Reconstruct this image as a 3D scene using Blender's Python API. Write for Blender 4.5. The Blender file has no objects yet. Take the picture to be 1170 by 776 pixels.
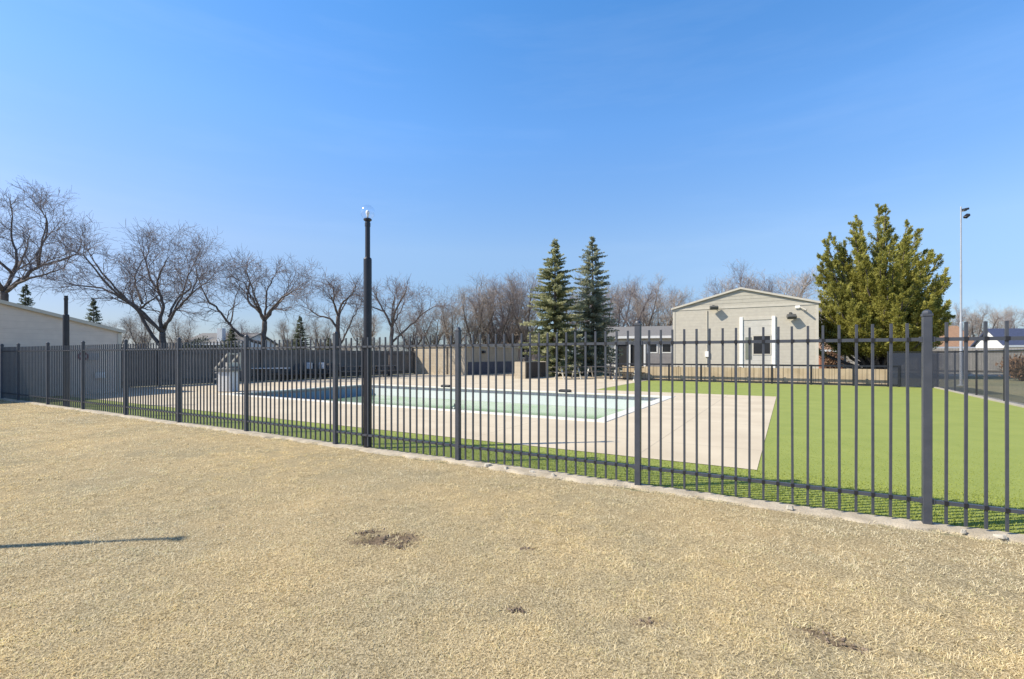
import bpy, math, random
import numpy as np
from mathutils import Vector, Matrix

SC = bpy.context.scene
COL = SC.collection
R = math.radians

# ------------------------------------------------------------------ camera, sky, sun, exposure
FPX, HORIZON, CAM_H = 545.0, 406.2, 1.45          # focal length in photo pixels, horizon row, eye height
cam_d = bpy.data.cameras.new('camera')
cam = bpy.data.objects.new('camera', cam_d); COL.objects.link(cam)
cam.location = (0, 0, CAM_H); cam.rotation_euler = (R(90), 0, 0)
cam_d.sensor_width = 36.0; cam_d.sensor_fit = 'HORIZONTAL'
cam_d.lens = FPX / 1170 * 36
cam_d.shift_y = (HORIZON - 388) / 1170
cam_d.clip_start = 0.05; cam_d.clip_end = 3000
SC.camera = cam

SUN_EL = R(43.0)
SUN_TO = Vector((-0.990, -0.140, 0)).normalized()   # horizontal direction towards the sun
sun_az = math.atan2(SUN_TO.x, SUN_TO.y)
world = bpy.data.worlds.new('World'); SC.world = world; world.use_nodes = True
wt = world.node_tree; wn = wt.nodes; wl = wt.links
bg = wn['Background']; bg.inputs['Strength'].default_value = 0.1095
sky = wn.new('ShaderNodeTexSky'); sky.sky_type = 'NISHITA'; sky.sun_disc = False
sky.sun_elevation = SUN_EL; sky.sun_rotation = sun_az
sky.altitude = 0; sky.air_density = 1.0; sky.dust_density = 0.6; sky.ozone_density = 2.2
# faint thin cirrus, low on the sky
wtc = wn.new('ShaderNodeTexCoord')
wmap = wn.new('ShaderNodeMapping'); wmap.inputs['Scale'].default_value = (1.2, 1.2, 9.0)
wnz = wn.new('ShaderNodeTexNoise'); wnz.inputs['Scale'].default_value = 1.9; wnz.inputs['Detail'].default_value = 7; wnz.inputs['Roughness'].default_value = 0.62
wr = wn.new('ShaderNodeMapRange'); wr.inputs['From Min'].default_value = 0.50; wr.inputs['From Max'].default_value = 0.80
wr.inputs['To Min'].default_value = 0.0; wr.inputs['To Max'].default_value = 0.045
wm = wn.new('ShaderNodeMix'); wm.data_type = 'RGBA'; wm.inputs['B'].default_value = (6.5, 7.4, 8.6, 1)
wl.new(wtc.outputs['Generated'], wmap.inputs['Vector']); wl.new(wmap.outputs['Vector'], wnz.inputs['Vector'])
wl.new(wnz.outputs['Fac'], wr.inputs['Value']); wl.new(wr.outputs['Result'], wm.inputs['Factor'])
# deeper, clearer blue overhead and a paler band above the horizon
wsp = wn.new('ShaderNodeSeparateXYZ'); wl.new(wtc.outputs['Generated'], wsp.inputs['Vector'])
wramp = wn.new('ShaderNodeValToRGB'); we = wramp.color_ramp.elements
SKY_STOPS = [(0.0, (.54, .66, .90)), (.11, (.68, .76, .93)), (.21, (.98, 1.05, 1.14)), (.42, (.85, 1.28, 1.62)), (.60, (.66, 1.28, 1.72)), (.78, (.74, .92, 1.10))]
while len(we) < len(SKY_STOPS): we.new(.5)
for e, (p_, c_) in zip(we, SKY_STOPS): e.position = p_; e.color = (*[x / 2 for x in c_], 1)
wl.new(wsp.outputs['Z'], wramp.inputs['Fac'])
wsc = wn.new('ShaderNodeVectorMath'); wsc.operation = 'SCALE'; wsc.inputs['Scale'].default_value = 2.0; wl.new(wramp.outputs['Color'], wsc.inputs[0])
wmu = wn.new('ShaderNodeVectorMath'); wmu.operation = 'MULTIPLY'; wl.new(sky.outputs['Color'], wmu.inputs[0]); wl.new(wsc.outputs['Vector'], wmu.inputs[1])
# a little whiter towards the sun's side
wdt = wn.new('ShaderNodeVectorMath'); wdt.operation = 'DOT_PRODUCT'; wdt.inputs[1].default_value = SUN_TO; wl.new(wtc.outputs['Generated'], wdt.inputs[0])
wmr = wn.new('ShaderNodeMapRange'); wmr.inputs['From Min'].default_value = .05; wmr.inputs['From Max'].default_value = .55; wl.new(wdt.outputs['Value'], wmr.inputs['Value'])
wsd = wn.new('ShaderNodeMix'); wsd.data_type = 'RGBA'; wsd.blend_type = 'MULTIPLY'; wsd.inputs['B'].default_value = (.99, .90, .90, 1)
wl.new(wmr.outputs['Result'], wsd.inputs['Factor']); wl.new(wmu.outputs['Vector'], wsd.inputs['A'])
wl.new(wsd.outputs['Result'], wm.inputs['A']); wl.new(wm.outputs['Result'], bg.inputs['Color'])

sun_d = bpy.data.lights.new('sun', 'SUN'); sun = bpy.data.objects.new('sun', sun_d); COL.objects.link(sun)
sun_d.energy = 4.9; sun_d.angle = R(0.53); sun_d.color = (1.0, 0.91, 0.76)
to_sun = Vector((SUN_TO.x * math.cos(SUN_EL), SUN_TO.y * math.cos(SUN_EL), math.sin(SUN_EL)))
sun.rotation_euler = (-to_sun).to_track_quat('-Z', 'Y').to_euler()
sun.location = to_sun * 60

vs = SC.view_settings
vs.view_transform = 'Standard'; vs.look = 'None'; vs.gamma = 1.0; vs.exposure = 0.57; vs.use_curve_mapping = False
SC.render.engine = 'CYCLES'
SC.cycles.use_denoising = True
SC.cycles.max_bounces = 8; SC.cycles.transparent_max_bounces = 24

# ------------------------------------------------------------------ frames of reference
ANG = R(30.0)
CU, SU = math.cos(ANG), math.sin(ANG)
X0, Y0 = 3.497, 4.02                               # foot of the nearest fence post
ROT = -ANG
def S(u, v):                                        # pool-yard axes -> world (u along the fence, v away from it)
    return (X0 + u * CU + v * SU, Y0 - u * SU + v * CU)
def G(px, d):                                       # a bearing (photo column) at distance d -> world
    return ((px - 585.0) / FPX * d, d)
def Z(py, d):
    return CAM_H + (HORIZON - py) / FPX * d

# ------------------------------------------------------------------ materials
MATS = {}
def mat(name, c1, c2=None, scale=3.0, rough=0.7, bump=0.0, bscale=60.0, metallic=0.0, tint=None, tcol=None, stretch=None, detail=6.0, spec=None, lo=.35, hi=.65):
    """Principled; c1..c2 blended by noise in object space; tint = face attribute that drives tcol variants"""
    if name in MATS: return MATS[name]
    m = bpy.data.materials.new(name); m.use_nodes = True
    nt = m.node_tree; n = nt.nodes; l = nt.links
    b = n['Principled BSDF']
    b.inputs['Roughness'].default_value = rough; b.inputs['Metallic'].default_value = metallic
    if spec is not None: b.inputs['Specular IOR Level'].default_value = spec
    tc = n.new('ShaderNodeTexCoord'); mp = n.new('ShaderNodeMapping'); l.new(tc.outputs['Object'], mp.inputs['Vector'])
    if stretch: mp.inputs['Scale'].default_value = stretch
    out = None
    if c2 is None:
        c2 = tuple(x * 0.85 for x in c1)
    nz = n.new('ShaderNodeTexNoise'); nz.inputs['Scale'].default_value = scale; nz.inputs['Detail'].default_value = detail
    l.new(mp.outputs['Vector'], nz.inputs['Vector'])
    mr = n.new('ShaderNodeMapRange'); mr.inputs['From Min'].default_value = lo; mr.inputs['From Max'].default_value = hi
    l.new(nz.outputs['Fac'], mr.inputs['Value'])
    mx = n.new('ShaderNodeMix'); mx.data_type = 'RGBA'
    mx.inputs['A'].default_value = (*c1, 1); mx.inputs['B'].default_value = (*c2, 1)
    l.new(mr.outputs['Result'], mx.inputs['Factor']); out = mx.outputs['Result']
    if tint:
        at = n.new('ShaderNodeAttribute'); at.attribute_name = 'tint'
        rp = n.new('ShaderNodeValToRGB')
        el = rp.color_ramp.elements
        while len(el) < len(tint): el.new(0.5)
        for e, (p, c) in zip(el, tint): e.position = p; e.color = (*c, 1)
        l.new(at.outputs['Fac'], rp.inputs['Fac'])
        m2 = n.new('ShaderNodeMix'); m2.data_type = 'RGBA'; m2.blend_type = 'MIX'; m2.inputs['Factor'].default_value = tcol or 0.6
        l.new(out, m2.inputs['A']); l.new(rp.outputs['Color'], m2.inputs['B']); out = m2.outputs['Result']
    l.new(out, b.inputs['Base Color'])
    if bump:
        bz = n.new('ShaderNodeTexNoise'); bz.inputs['Scale'].default_value = bscale; bz.inputs['Detail'].default_value = 4
        l.new(mp.outputs['Vector'], bz.inputs['Vector'])
        bp = n.new('ShaderNodeBump'); bp.inputs['Strength'].default_value = bump; bp.inputs['Distance'].default_value = 0.02
        l.new(bz.outputs['Fac'], bp.inputs['Height']); l.new(bp.outputs['Normal'], b.inputs['Normal'])
    MATS[name] = m
    return m

def leaf_transmit(m, amt=0.25):
    """thin leaves let some light through"""
    nt = m.node_tree; n = nt.nodes; l = nt.links
    b = n['Principled BSDF']; o = n['Material Output']
    tr = n.new('ShaderNodeBsdfTranslucent'); src = b.inputs['Base Color'].links[0].from_socket
    l.new(src, tr.inputs['Color'])
    ms = n.new('ShaderNodeMixShader'); ms.inputs['Fac'].default_value = amt
    l.new(b.outputs['BSDF'], ms.inputs[1]); l.new(tr.outputs['BSDF'], ms.inputs[2]); l.new(ms.outputs['Shader'], o.inputs['Surface'])

def lined(name, c1, c2, axis, period, width, rough=0.7, depth=0.4, noise=4.0, dark=0.6):
    """boards / siding / slabs: grooves every `period` metres along each axis in `axis`, in object space"""
    if name in MATS: return MATS[name]
    m = mat(name, c1, c2, scale=noise, rough=rough)
    nt = m.node_tree; n = nt.nodes; l = nt.links; b = n['Principled BSDF']
    tc = n.new('ShaderNodeTexCoord'); sp = n.new('ShaderNodeSeparateXYZ'); l.new(tc.outputs['Object'], sp.inputs['Vector'])
    prev = None
    for a in axis:
        dv = n.new('ShaderNodeMath'); dv.operation = 'DIVIDE'; dv.inputs[1].default_value = period
        l.new(sp.outputs[a], dv.inputs[0])
        fr = n.new('ShaderNodeMath'); fr.operation = 'FRACT'; l.new(dv.outputs[0], fr.inputs[0])
        lt = n.new('ShaderNodeMath'); lt.operation = 'LESS_THAN'; lt.inputs[1].default_value = width / period
        l.new(fr.outputs[0], lt.inputs[0])
        if prev is None: prev = lt.outputs[0]
        else:
            mxn = n.new('ShaderNodeMath'); mxn.operation = 'MAXIMUM'; l.new(prev, mxn.inputs[0]); l.new(lt.outputs[0], mxn.inputs[1]); prev = mxn.outputs[0]
    src = b.inputs['Base Color'].links[0].from_socket
    mx = n.new('ShaderNodeMix'); mx.data_type = 'RGBA'; l.new(prev, mx.inputs['Factor']); l.new(src, mx.inputs['A'])
    mx.inputs['B'].default_value = (*[x * dark for x in c1], 1)
    l.new(mx.outputs['Result'], b.inputs['Base Color'])
    bp = n.new('ShaderNodeBump'); bp.inputs['Strength'].default_value = depth; bp.inputs['Distance'].default_value = 0.01; bp.invert = True
    l.new(prev, bp.inputs['Height']); l.new(bp.outputs['Normal'], b.inputs['Normal'])
    return m

FENCE = mat('fence_metal', (.044, .050, .064), (.058, .064, .079), scale=9, rough=.42, bump=.05, bscale=300)
FENCE_DK = mat('fence_grommet', (.012, .012, .015), rough=.5)
BLACK = mat('black_paint', (.012, .013, .020), (.020, .021, .028), scale=6, rough=.38)
WHITE = mat('white_paint', (.78, .78, .76), (.70, .70, .68), scale=3, rough=.5)
CREAM = lined('cream_siding', (.48, .445, .37), (.435, .40, .335), 'Z', .2, .012, rough=.6, depth=.25, dark=.8)
CREAM_GABLE = lined('cream_gable_siding', (.45, .42, .35), (.405, .375, .31), 'Z', .22, .03, rough=.6, depth=.7, dark=.62)
TAUPE = lined('taupe_siding', (.63, .54, .46), (.575, .49, .42), 'Z', .2, .012, rough=.6, depth=.25, dark=.85)
TRIM = mat('pale_trim', (.52, .485, .41), (.475, .44, .37), rough=.55)
ROOF_GREY = mat('grey_shingle', (.20, .19, .18), (.13, .125, .12), scale=14, rough=.85, bump=.4, bscale=40)
BARK = mat('grey_bark', (.15, .125, .112), (.085, .070, .064), scale=7, rough=.9, bump=.5, bscale=30)
TWIG = mat('grey_twig', (.25, .21, .20), (.17, .14, .138), scale=1.5, rough=.9)
TWIG_TAN = mat('tan_twig', (.37, .31, .26), (.27, .225, .19), scale=.8, rough=.9)
BARK_PALE = mat('pale_bark', (.34, .31, .27), (.20, .18, .155), scale=5, rough=.9, bump=.4)
CONC = mat('mow_strip_concrete', (.45, .39, .30), (.33, .28, .205), scale=5, rough=.9, bump=.5, bscale=70)
WOOD_GREY = lined('weathered_boards', (.17, .155, .14), (.125, .113, .10), 'X', .145, .012, rough=.85, depth=.5, noise=2.0, dark=.3)
WOOD_TAN = lined('tan_boards', (.50, .40, .275), (.40, .31, .20), 'X', .22, .02, rough=.85, depth=.5, noise=1.7, dark=.45)
PALE_BOARDS = lined('pale_boards', (.34, .32, .29), (.27, .255, .23), 'X', .16, .012, rough=.85, depth=.5, noise=2.0, dark=.4)
BLOCK = lined('tan_block', (.47, .40, .30), (.40, .335, .245), 'Z', .2, .012, rough=.9, depth=.4, noise=2.5, dark=.75)
GLASS_DK = mat('dark_window', (.015, .016, .02), (.02, .022, .026), rough=.08)

# ------------------------------------------------------------------ mesh builder
class MB:
    def __init__(s): s.v = []; s.f = []; s.mi = []; s.cur = 0
    def add(s, vs_, fs):
        o = len(s.v); s.v.extend([tuple(p) for p in vs_]); s.f.extend([tuple(i + o for i in q) for q in fs]); s.mi.extend([s.cur] * len(fs))
    def box(s, x0, x1, y0, y1, z0, z1, rz=0.0, c=None):
        vs_ = [(x0, y0, z0), (x1, y0, z0), (x1, y1, z0), (x0, y1, z0), (x0, y0, z1), (x1, y0, z1), (x1, y1, z1), (x0, y1, z1)]
        if rz:
            cx, cy = c if c else ((x0 + x1) / 2, (y0 + y1) / 2); a, b = math.cos(rz), math.sin(rz)
            vs_ = [(cx + (x - cx) * a - (y - cy) * b, cy + (x - cx) * b + (y - cy) * a, z) for x, y, z in vs_]
        s.add(vs_, [(0, 3, 2, 1), (4, 5, 6, 7), (0, 1, 5, 4), (1, 2, 6, 5), (2, 3, 7, 6), (3, 0, 4, 7)]); return s
    def bar(s, p, q, w, h=None):
        p, q = Vector(p), Vector(q); h = h or w; d = (q - p).normalized()
        up = Vector((0, 0, 1)) if abs(d.z) < .95 else Vector((0, 1, 0))
        a = d.cross(up).normalized() * w / 2; b = a.cross(d).normalized() * h / 2
        s.add([p - a - b, p + a - b, p + a + b, p - a + b, q - a - b, q + a - b, q + a + b, q - a + b],
              [(0, 1, 2, 3), (7, 6, 5, 4), (4, 5, 1, 0), (5, 6, 2, 1), (6, 7, 3, 2), (7, 4, 0, 3)]); return s
    def tube(s, pts, rad, n=6, cap=True):
        pts = [Vector(p) for p in pts]; m = len(pts); vs_ = []; prev = None
        for i, p in enumerate(pts):
            d = (pts[min(i + 1, m - 1)] - pts[max(i - 1, 0)]).normalized()
            if prev is None:
                ref = Vector((0, 0, 1)) if abs(d.z) < .9 else Vector((1, 0, 0)); a = d.cross(ref).normalized()
            else:
                a = (prev - d * prev.dot(d)); a = a.normalized() if a.length > 1e-6 else d.orthogonal().normalized()
            prev = a; b = d.cross(a); r = rad[i] if hasattr(rad, '__len__') else rad
            for k in range(n):
                t = 2 * math.pi * k / n; vs_.append(p + (a * math.cos(t) + b * math.sin(t)) * r)
        fs = [(i * n + k, i * n + (k + 1) % n, (i + 1) * n + (k + 1) % n, (i + 1) * n + k) for i in range(m - 1) for k in range(n)]
        if cap and n > 2: fs += [tuple(range(n - 1, -1, -1)), tuple(range((m - 1) * n, m * n))]
        s.add(vs_, fs); return s
    def lathe(s, prof, n=24, cx=0, cy=0):
        vs_ = [(cx + r * math.cos(2 * math.pi * k / n), cy + r * math.sin(2 * math.pi * k / n), z) for r, z in prof for k in range(n)]
        fs = [(i * n + k, i * n + (k + 1) % n, (i + 1) * n + (k + 1) % n, (i + 1) * n + k) for i in range(len(prof) - 1) for k in range(n)]
        fs += [tuple(range(n - 1, -1, -1)), tuple(range((len(prof) - 1) * n, len(prof) * n))]
        s.add(vs_, fs); return s
    def prism(s, poly, y0, y1):          # polygon in x,z extruded along y
        k = len(poly); vs_ = [(x, y0, z) for x, z in poly] + [(x, y1, z) for x, z in poly]
        s.add(vs_, [tuple(range(k)), tuple(range(2 * k - 1, k - 1, -1))] + [(i, i + k, (i + 1) % k + k, (i + 1) % k) for i in range(k)]); return s
    def sphere(s, c, r, n=16, m=10, sz=1.0):
        prof = [(max(1e-4, r * math.sin(math.pi * i / m)), c[2] - r * sz * math.cos(math.pi * i / m)) for i in range(m + 1)]
        return s.lathe(prof, n, c[0], c[1])
    def build(s, name, mats, parent=None, smooth=False, bevel=0.0):
        me = bpy.data.meshes.new(name); me.from_pydata(s.v, [], s.f)
        mats = mats if isinstance(mats, (list, tuple)) else [mats]
        for m in mats: me.materials.append(m)
        if len(mats) > 1: me.polygons.foreach_set('material_index', s.mi)
        if smooth: me.polygons.foreach_set('use_smooth', [True] * len(me.polygons))
        me.update()
        o = bpy.data.objects.new(name, me); COL.objects.link(o)
        if parent is not None: o.parent = parent
        if bevel:
            bm_ = o.modifiers.new('bevel', 'BEVEL'); bm_.width = bevel; bm_.segments = 2; bm_.limit_method = 'ANGLE'
        return o

def np_mesh(name, verts, tris, mats, parent=None, tint=None, smooth=False, quads=False):
    k = 4 if quads else 3
    me = bpy.data.meshes.new(name); nv, nf = len(verts), len(tris)
    me.vertices.add(nv); me.vertices.foreach_set('co', np.asarray(verts, np.float32).ravel())
    me.loops.add(nf * k); me.loops.foreach_set('vertex_index', np.asarray(tris, np.int32).ravel())
    me.polygons.add(nf); me.polygons.foreach_set('loop_start', np.arange(0, nf * k, k, dtype=np.int32))
    me.polygons.foreach_set('loop_total', np.full(nf, k, np.int32))
    if smooth: me.polygons.foreach_set('use_smooth', np.ones(nf, bool))
    if tint is not None:
        a = me.attributes.new('tint', 'FLOAT', 'POINT'); a.data.foreach_set('value', np.asarray(tint, np.float32))
    me.update(calc_edges=True); me.validate()
    for m in (mats if isinstance(mats, (list, tuple)) else [mats]): me.materials.append(m)
    o = bpy.data.objects.new(name, me); COL.objects.link(o)
    if parent is not None: o.parent = parent
    return o

def tag(o, label=None, cat=None, group=None, kind=None):
    if label: o['label'] = label
    if cat: o['category'] = cat
    if group: o['group'] = group
    if kind: o['kind'] = kind
    return o
def thing(name, loc, label, cat, rz=0.0, group=None):
    o = bpy.data.objects.new(name, None); COL.objects.link(o); o.empty_display_size = .2
    o.location = (loc[0], loc[1], loc[2] if len(loc) > 2 else 0); o.rotation_euler = (0, 0, rz)
    return tag(o, label, cat, group)
def dup(root, loc, rz, label, sc=None, group=None):
    r = root.copy(); COL.objects.link(r)
    r.location = (loc[0], loc[1], loc[2] if len(loc) > 2 else 0); r.rotation_euler = (0, 0, rz)
    if sc: r.scale = sc
    r['label'] = label
    if group: r['group'] = group
    for ch in list(root.children):
        c = ch.copy(); COL.objects.link(c); c.parent = r
        for g in ch.children:
            d = g.copy(); COL.objects.link(d); d.parent = c
    return r
def structure(o): o['kind'] = 'structure'; return o

# ------------------------------------------------------------------ ground
PU0, PU1, PV0, PV1 = -19.3, -4.4, 4.6, 12.05         # pool, outer edge of its coping
COP = .32
def site_obj(o):
    o.location = (X0, Y0, 0); o.rotation_euler = (0, 0, ROT); return o
def framed(mb, u0, u1, v0, v1, hole, z):
    us = [u0, hole[0], hole[1], u1]; vv = [v0, hole[2], hole[3], v1]
    for i in range(3):
        for j in range(3):
            if i == 1 and j == 1: continue
            mb.add([(us[i], vv[j], z), (us[i + 1], vv[j], z), (us[i + 1], vv[j + 1], z), (us[i], vv[j + 1], z)], [(0, 1, 2, 3)])
HOLE = (PU0 + .05, PU1 - .05, PV0 + .05, PV1 - .05)
GROUND = mat('far_ground_grass', (.21, .185, .105), (.13, .135, .065), scale=.12, rough=.95, bump=.3, bscale=8)
m = MB(); framed(m, -900, 900, -700, 1100, HOLE, 0.0)
structure(site_obj(m.build('ground', GROUND)))

TURF = mat('green_turf', (.245, .282, .057), (.205, .246, .045), scale=1.6, rough=.85, bump=.3, bscale=120, lo=.3, hi=.7, detail=8)
m = MB()
for (a, b, c, d) in ((-23.6, 4.75, .05, 1.5), (-1.35, 4.75, 1.5, 22.5), (-8.0, -1.35, 13.85, 22.5)):
    m.add([(a, c, .006), (b, c, .006), (b, d, .006), (a, d, .006)], [(0, 1, 2, 3)])
structure(site_obj(m.build('turf', TURF)))

DECK = lined('deck_concrete', (.55, .47, .345), (.47, .395, .285), 'XY', 2.9, .014, rough=.9, depth=.3, noise=.9, dark=.62)
m = MB(); framed(m, -26.5, -1.35, 1.5, 13.85, HOLE, .012)
m.add([(-26.5, 13.85, .012), (-8.0, 13.85, .012), (-8.0, 23.5, .012), (-26.5, 23.5, .012)], [(0, 1, 2, 3)])
structure(site_obj(m.build('deck', DECK)))

# worn patch of bare tan earth at the far end of the deck
EARTH = mat('bare_earth', (.40, .32, .22), (.30, .24, .16), scale=1.4, rough=.95, bump=.4)
m = MB(); m.add([(-21.5, 23.5, .008), (-8, 23.5, .008), (-9, 31, .008), (-21.5, 31, .008)], [(0, 1, 2, 3)])
structure(site_obj(m.build('dirt_ground', EARTH)))

# road beyond the right-hand fence
ROAD = mat('asphalt', (.075, .075, .078), (.06, .06, .062), scale=4, rough=.9)
m = MB(); m.add([(18, 33.5, .01), (120, 33.5, .01), (120, 41, .01), (18, 41, .01)], [(0, 1, 2, 3)])
structure(m.build('road', ROAD))
m = MB(); m.box(18, 120, 33.2, 33.5, 0, .12); m.box(18, 120, 41.0, 41.3, 0, .12)
structure(m.build('kerb', mat('kerb_concrete', (.45, .44, .42), rough=.9)))

# ------------------------------------------------------------------ dry lawn with its blades
rng = np.random.default_rng(7)
def lawn_h(x, y):
    return (.020 + .008 * np.sin(1.7 * x + .6 * y) * np.sin(1.3 * y - .5 * x + 1) + .005 * np.sin(4.1 * x + 1.3 * np.sin(2.3 * y)) * np.sin(3.7 * y + .7)
            + .003 * np.sin(9.3 * x + 2.0 * np.sin(6 * y)) * np.sin(8.1 * y))
SPOTS = [(-.98, 3.72, .26, .11, .25), (-1.15, 3.86, .12, .05, .5), (.025, 2.69, .055, .03, .0), (.73, 2.58, .04, .025, .3), (1.60, 2.42, .10, .06, -.7), (1.70, 2.33, .05, .04, 0), (.10, 3.53, .06, .03, 0), (-.82, 3.62, .07, .10, 0)]
def bare(x, y):                                        # 1 inside worn soil spots
    b = np.zeros_like(x)
    for cx, cy, a, c, r in SPOTS:
        dx, dy = x - cx, y - cy; ca, sa = np.cos(r), np.sin(r)
        e = ((dx * ca + dy * sa) / a) ** 2 + ((-dx * sa + dy * ca) / c) ** 2
        b = np.maximum(b, np.clip(1.5 - e + .55 * np.sin(47 * x + 2 * np.sin(23 * y)) * np.sin(61 * y + 2 * np.sin(31 * x)), 0, 1))
    return b
# sheet: a grid in yard axes, v from -9 to the mow strip
nu, nv_ = 300, 110
uu, vv = np.meshgrid(np.linspace(-24.5, 8, nu), np.concatenate([np.linspace(-26, -7, 16)[:-1], np.linspace(-7, -.2, nv_ - 15)]), indexing='ij')
gx = X0 + uu * CU + vv * SU; gy = Y0 - uu * SU + vv * CU
gz = lawn_h(gx, gy) - .012 * bare(gx, gy)
idx = np.arange(nu * nv_).reshape(nu, nv_)
q = np.stack([idx[:-1, :-1], idx[1:, :-1], idx[1:, 1:], idx[:-1, 1:]], -1).reshape(-1, 4)

LAWN = bpy.data.materials.new('dry_lawn_soil'); LAWN.use_nodes = True
nt = LAWN.node_tree; n = nt.nodes; l = nt.links; b = n['Principled BSDF']; b.inputs['Roughness'].default_value = .95
b.inputs['Specular IOR Level'].default_value = .1
tc = n.new('ShaderNodeTexCoord')
def noise(scale, det=6, rgh=.6):
    z = n.new('ShaderNodeTexNoise'); z.inputs['Scale'].default_value = scale; z.inputs['Detail'].default_value = det; z.inputs['Roughness'].default_value = rgh
    l.new(tc.outputs['Object'], z.inputs['Vector']); return z
def ramp(src, stops):
    r_ = n.new('ShaderNodeValToRGB'); el = r_.color_ramp.elements
    while len(el) < len(stops): el.new(.5)
    for e, (p, c) in zip(el, stops): e.position = p; e.color = (*c, 1)
    l.new(src, r_.inputs['Fac']); return r_
fine = ramp(noise(75, 8, .7).outputs['Fac'], [(.34, (.095, .073, .04)), (.50, (.37, .30, .18)), (.66, (.64, .53, .35))])
big = ramp(noise(.8, 5).outputs['Fac'], [(.35, (.78, .80, .80)), (.65, (1.06, 1.0, .90))])
mu = n.new('ShaderNodeMix'); mu.data_type = 'RGBA'; mu.blend_type = 'MULTIPLY'; mu.inputs['Factor'].default_value = 1
l.new(fine.outputs['Color'], mu.inputs['A']); l.new(big.outputs['Color'], mu.inputs['B'])
at = n.new('ShaderNodeAttribute'); at.attribute_name = 'tint'
soil = ramp(noise(30, 6).outputs['Fac'], [(.3, (.10, .072, .048)), (.7, (.24, .18, .12))])
mx = n.new('ShaderNodeMix'); mx.data_type = 'RGBA'; l.new(at.outputs['Fac'], mx.inputs['Factor'])
l.new(mu.outputs['Result'], mx.inputs['A']); l.new(soil.outputs['Color'], mx.inputs['B']); l.new(mx.outputs['Result'], b.inputs['Base Color'])
bp = n.new('ShaderNodeBump'); bp.inputs['Strength'].default_value = .7; bp.inputs['Distance'].default_value = .02
l.new(noise(90, 5).outputs['Fac'], bp.inputs['Height']); l.new(bp.outputs['Normal'], b.inputs['Normal'])
structure(np_mesh('lawn', np.stack([gx, gy, gz], -1).reshape(-1, 3), q, LAWN, tint=np.clip(bare(gx, gy) * 1.2, 0, 1).ravel(), smooth=True, quads=True))

def blades(name, x, y, z, length, width, lean, mats, seed, droop=.3, tintv=None):
    """one bent blade (3 triangles) per point"""
    r = np.random.default_rng(seed); k = len(x)
    az = r.uniform(0, 2 * np.pi, k); tilt = r.uniform(lean[0], lean[1], k)
    dx, dy, dz = np.cos(az) * np.sin(tilt), np.sin(az) * np.sin(tilt), np.cos(tilt)
    wa = az + np.pi / 2 + r.uniform(-.9, .9, k); wx, wy = np.cos(wa) * width / 2, np.sin(wa) * width / 2
    P = np.stack([x, y, z], -1); D = np.stack([dx, dy, dz], -1); W = np.stack([wx, wy, np.zeros(k)], -1)
    L = length[:, None]
    tip = P + D * L; tip[:, 2] -= droop * length * np.sin(tilt)
    tip[:, 2] = np.maximum(tip[:, 2], z + .004)
    mid = P + D * L * .55; mid[:, 2] += .02 * length
    V = np.stack([P - W, P + W, mid - W * .8, mid + W * .8, tip], 1).reshape(-1, 3)
    o = np.arange(k)[:, None] * 5
    T = np.concatenate([o + [0, 1, 3], o + [0, 3, 2], o + [2, 3, 4]], 1).reshape(-1, 3)
    return np_mesh(name, V, T, mats, tint=np.repeat(r.uniform(0, 1, k) if tintv is None else tintv, 5))

def scatter(nn, dmin, dmax, power, seed, keep, wid=1.12):
    """points over the ground in front of the viewpoint, thinning with distance"""
    r = np.random.default_rng(seed); t = r.uniform(0, 1, nn)
    e = 2 - power
    d = (dmin ** e + t * (dmax ** e - dmin ** e)) ** (1 / e)
    x = r.uniform(-wid, wid, nn) * d * 1.08
    dx, dy = x - X0, d - Y0
    u = dx * CU - dy * SU; v = dx * SU + dy * CU
    k = keep(u, v, x, d)
    return x[k], d[k], u[k], v[k]

STRAW = mat('straw_blades', (.66, .595, .45), (.92, .72, .36), scale=.38, lo=.36, hi=.64, detail=9, rough=.85, spec=.12,
            tint=[(0, (.12, .09, .045)), (.14, (.42, .34, .18)), (.5, (.80, .69, .43)), (.86, (.97, .89, .67)), (.93, (.55, .54, .25)), (1, (.40, .44, .17))], tcol=.55)
leaf_transmit(STRAW, .42)
edge = lambda u: -.115 + .035 * np.sin(2.1 * u) + .025 * np.sin(7.3 * u + 1) + .02 * np.sin(17 * u)
x, y, u, v = scatter(88000, 1.9, 19, 1.45, 3, lambda u, v, x, d: (v < edge(u)) & (u < 6) & (u > -24))
r2 = np.random.default_rng(5)
gap = np.sin(23 * x + 4 * np.sin(11 * y) + 2 * np.sin(41 * y)) * np.sin(27 * y + 4 * np.sin(13 * x) + 2 * np.sin(37 * x))
k = (r2.uniform(0, 1, len(x)) > bare(x, y) * .90) & (r2.uniform(0, 1, len(x)) > np.clip((gap - .60) * 2.0, 0, .6))
x, y, u, v = x[k], y[k], u[k], v[k]
NB = 19
tuft = r2.uniform(0, 1, len(x)) ** .8; tuft[r2.uniform(0, 1, len(x)) < .08] = -.5; size = r2.uniform(.55, 1.25, len(x)); dist = np.sqrt(x * x + y * y)
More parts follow.
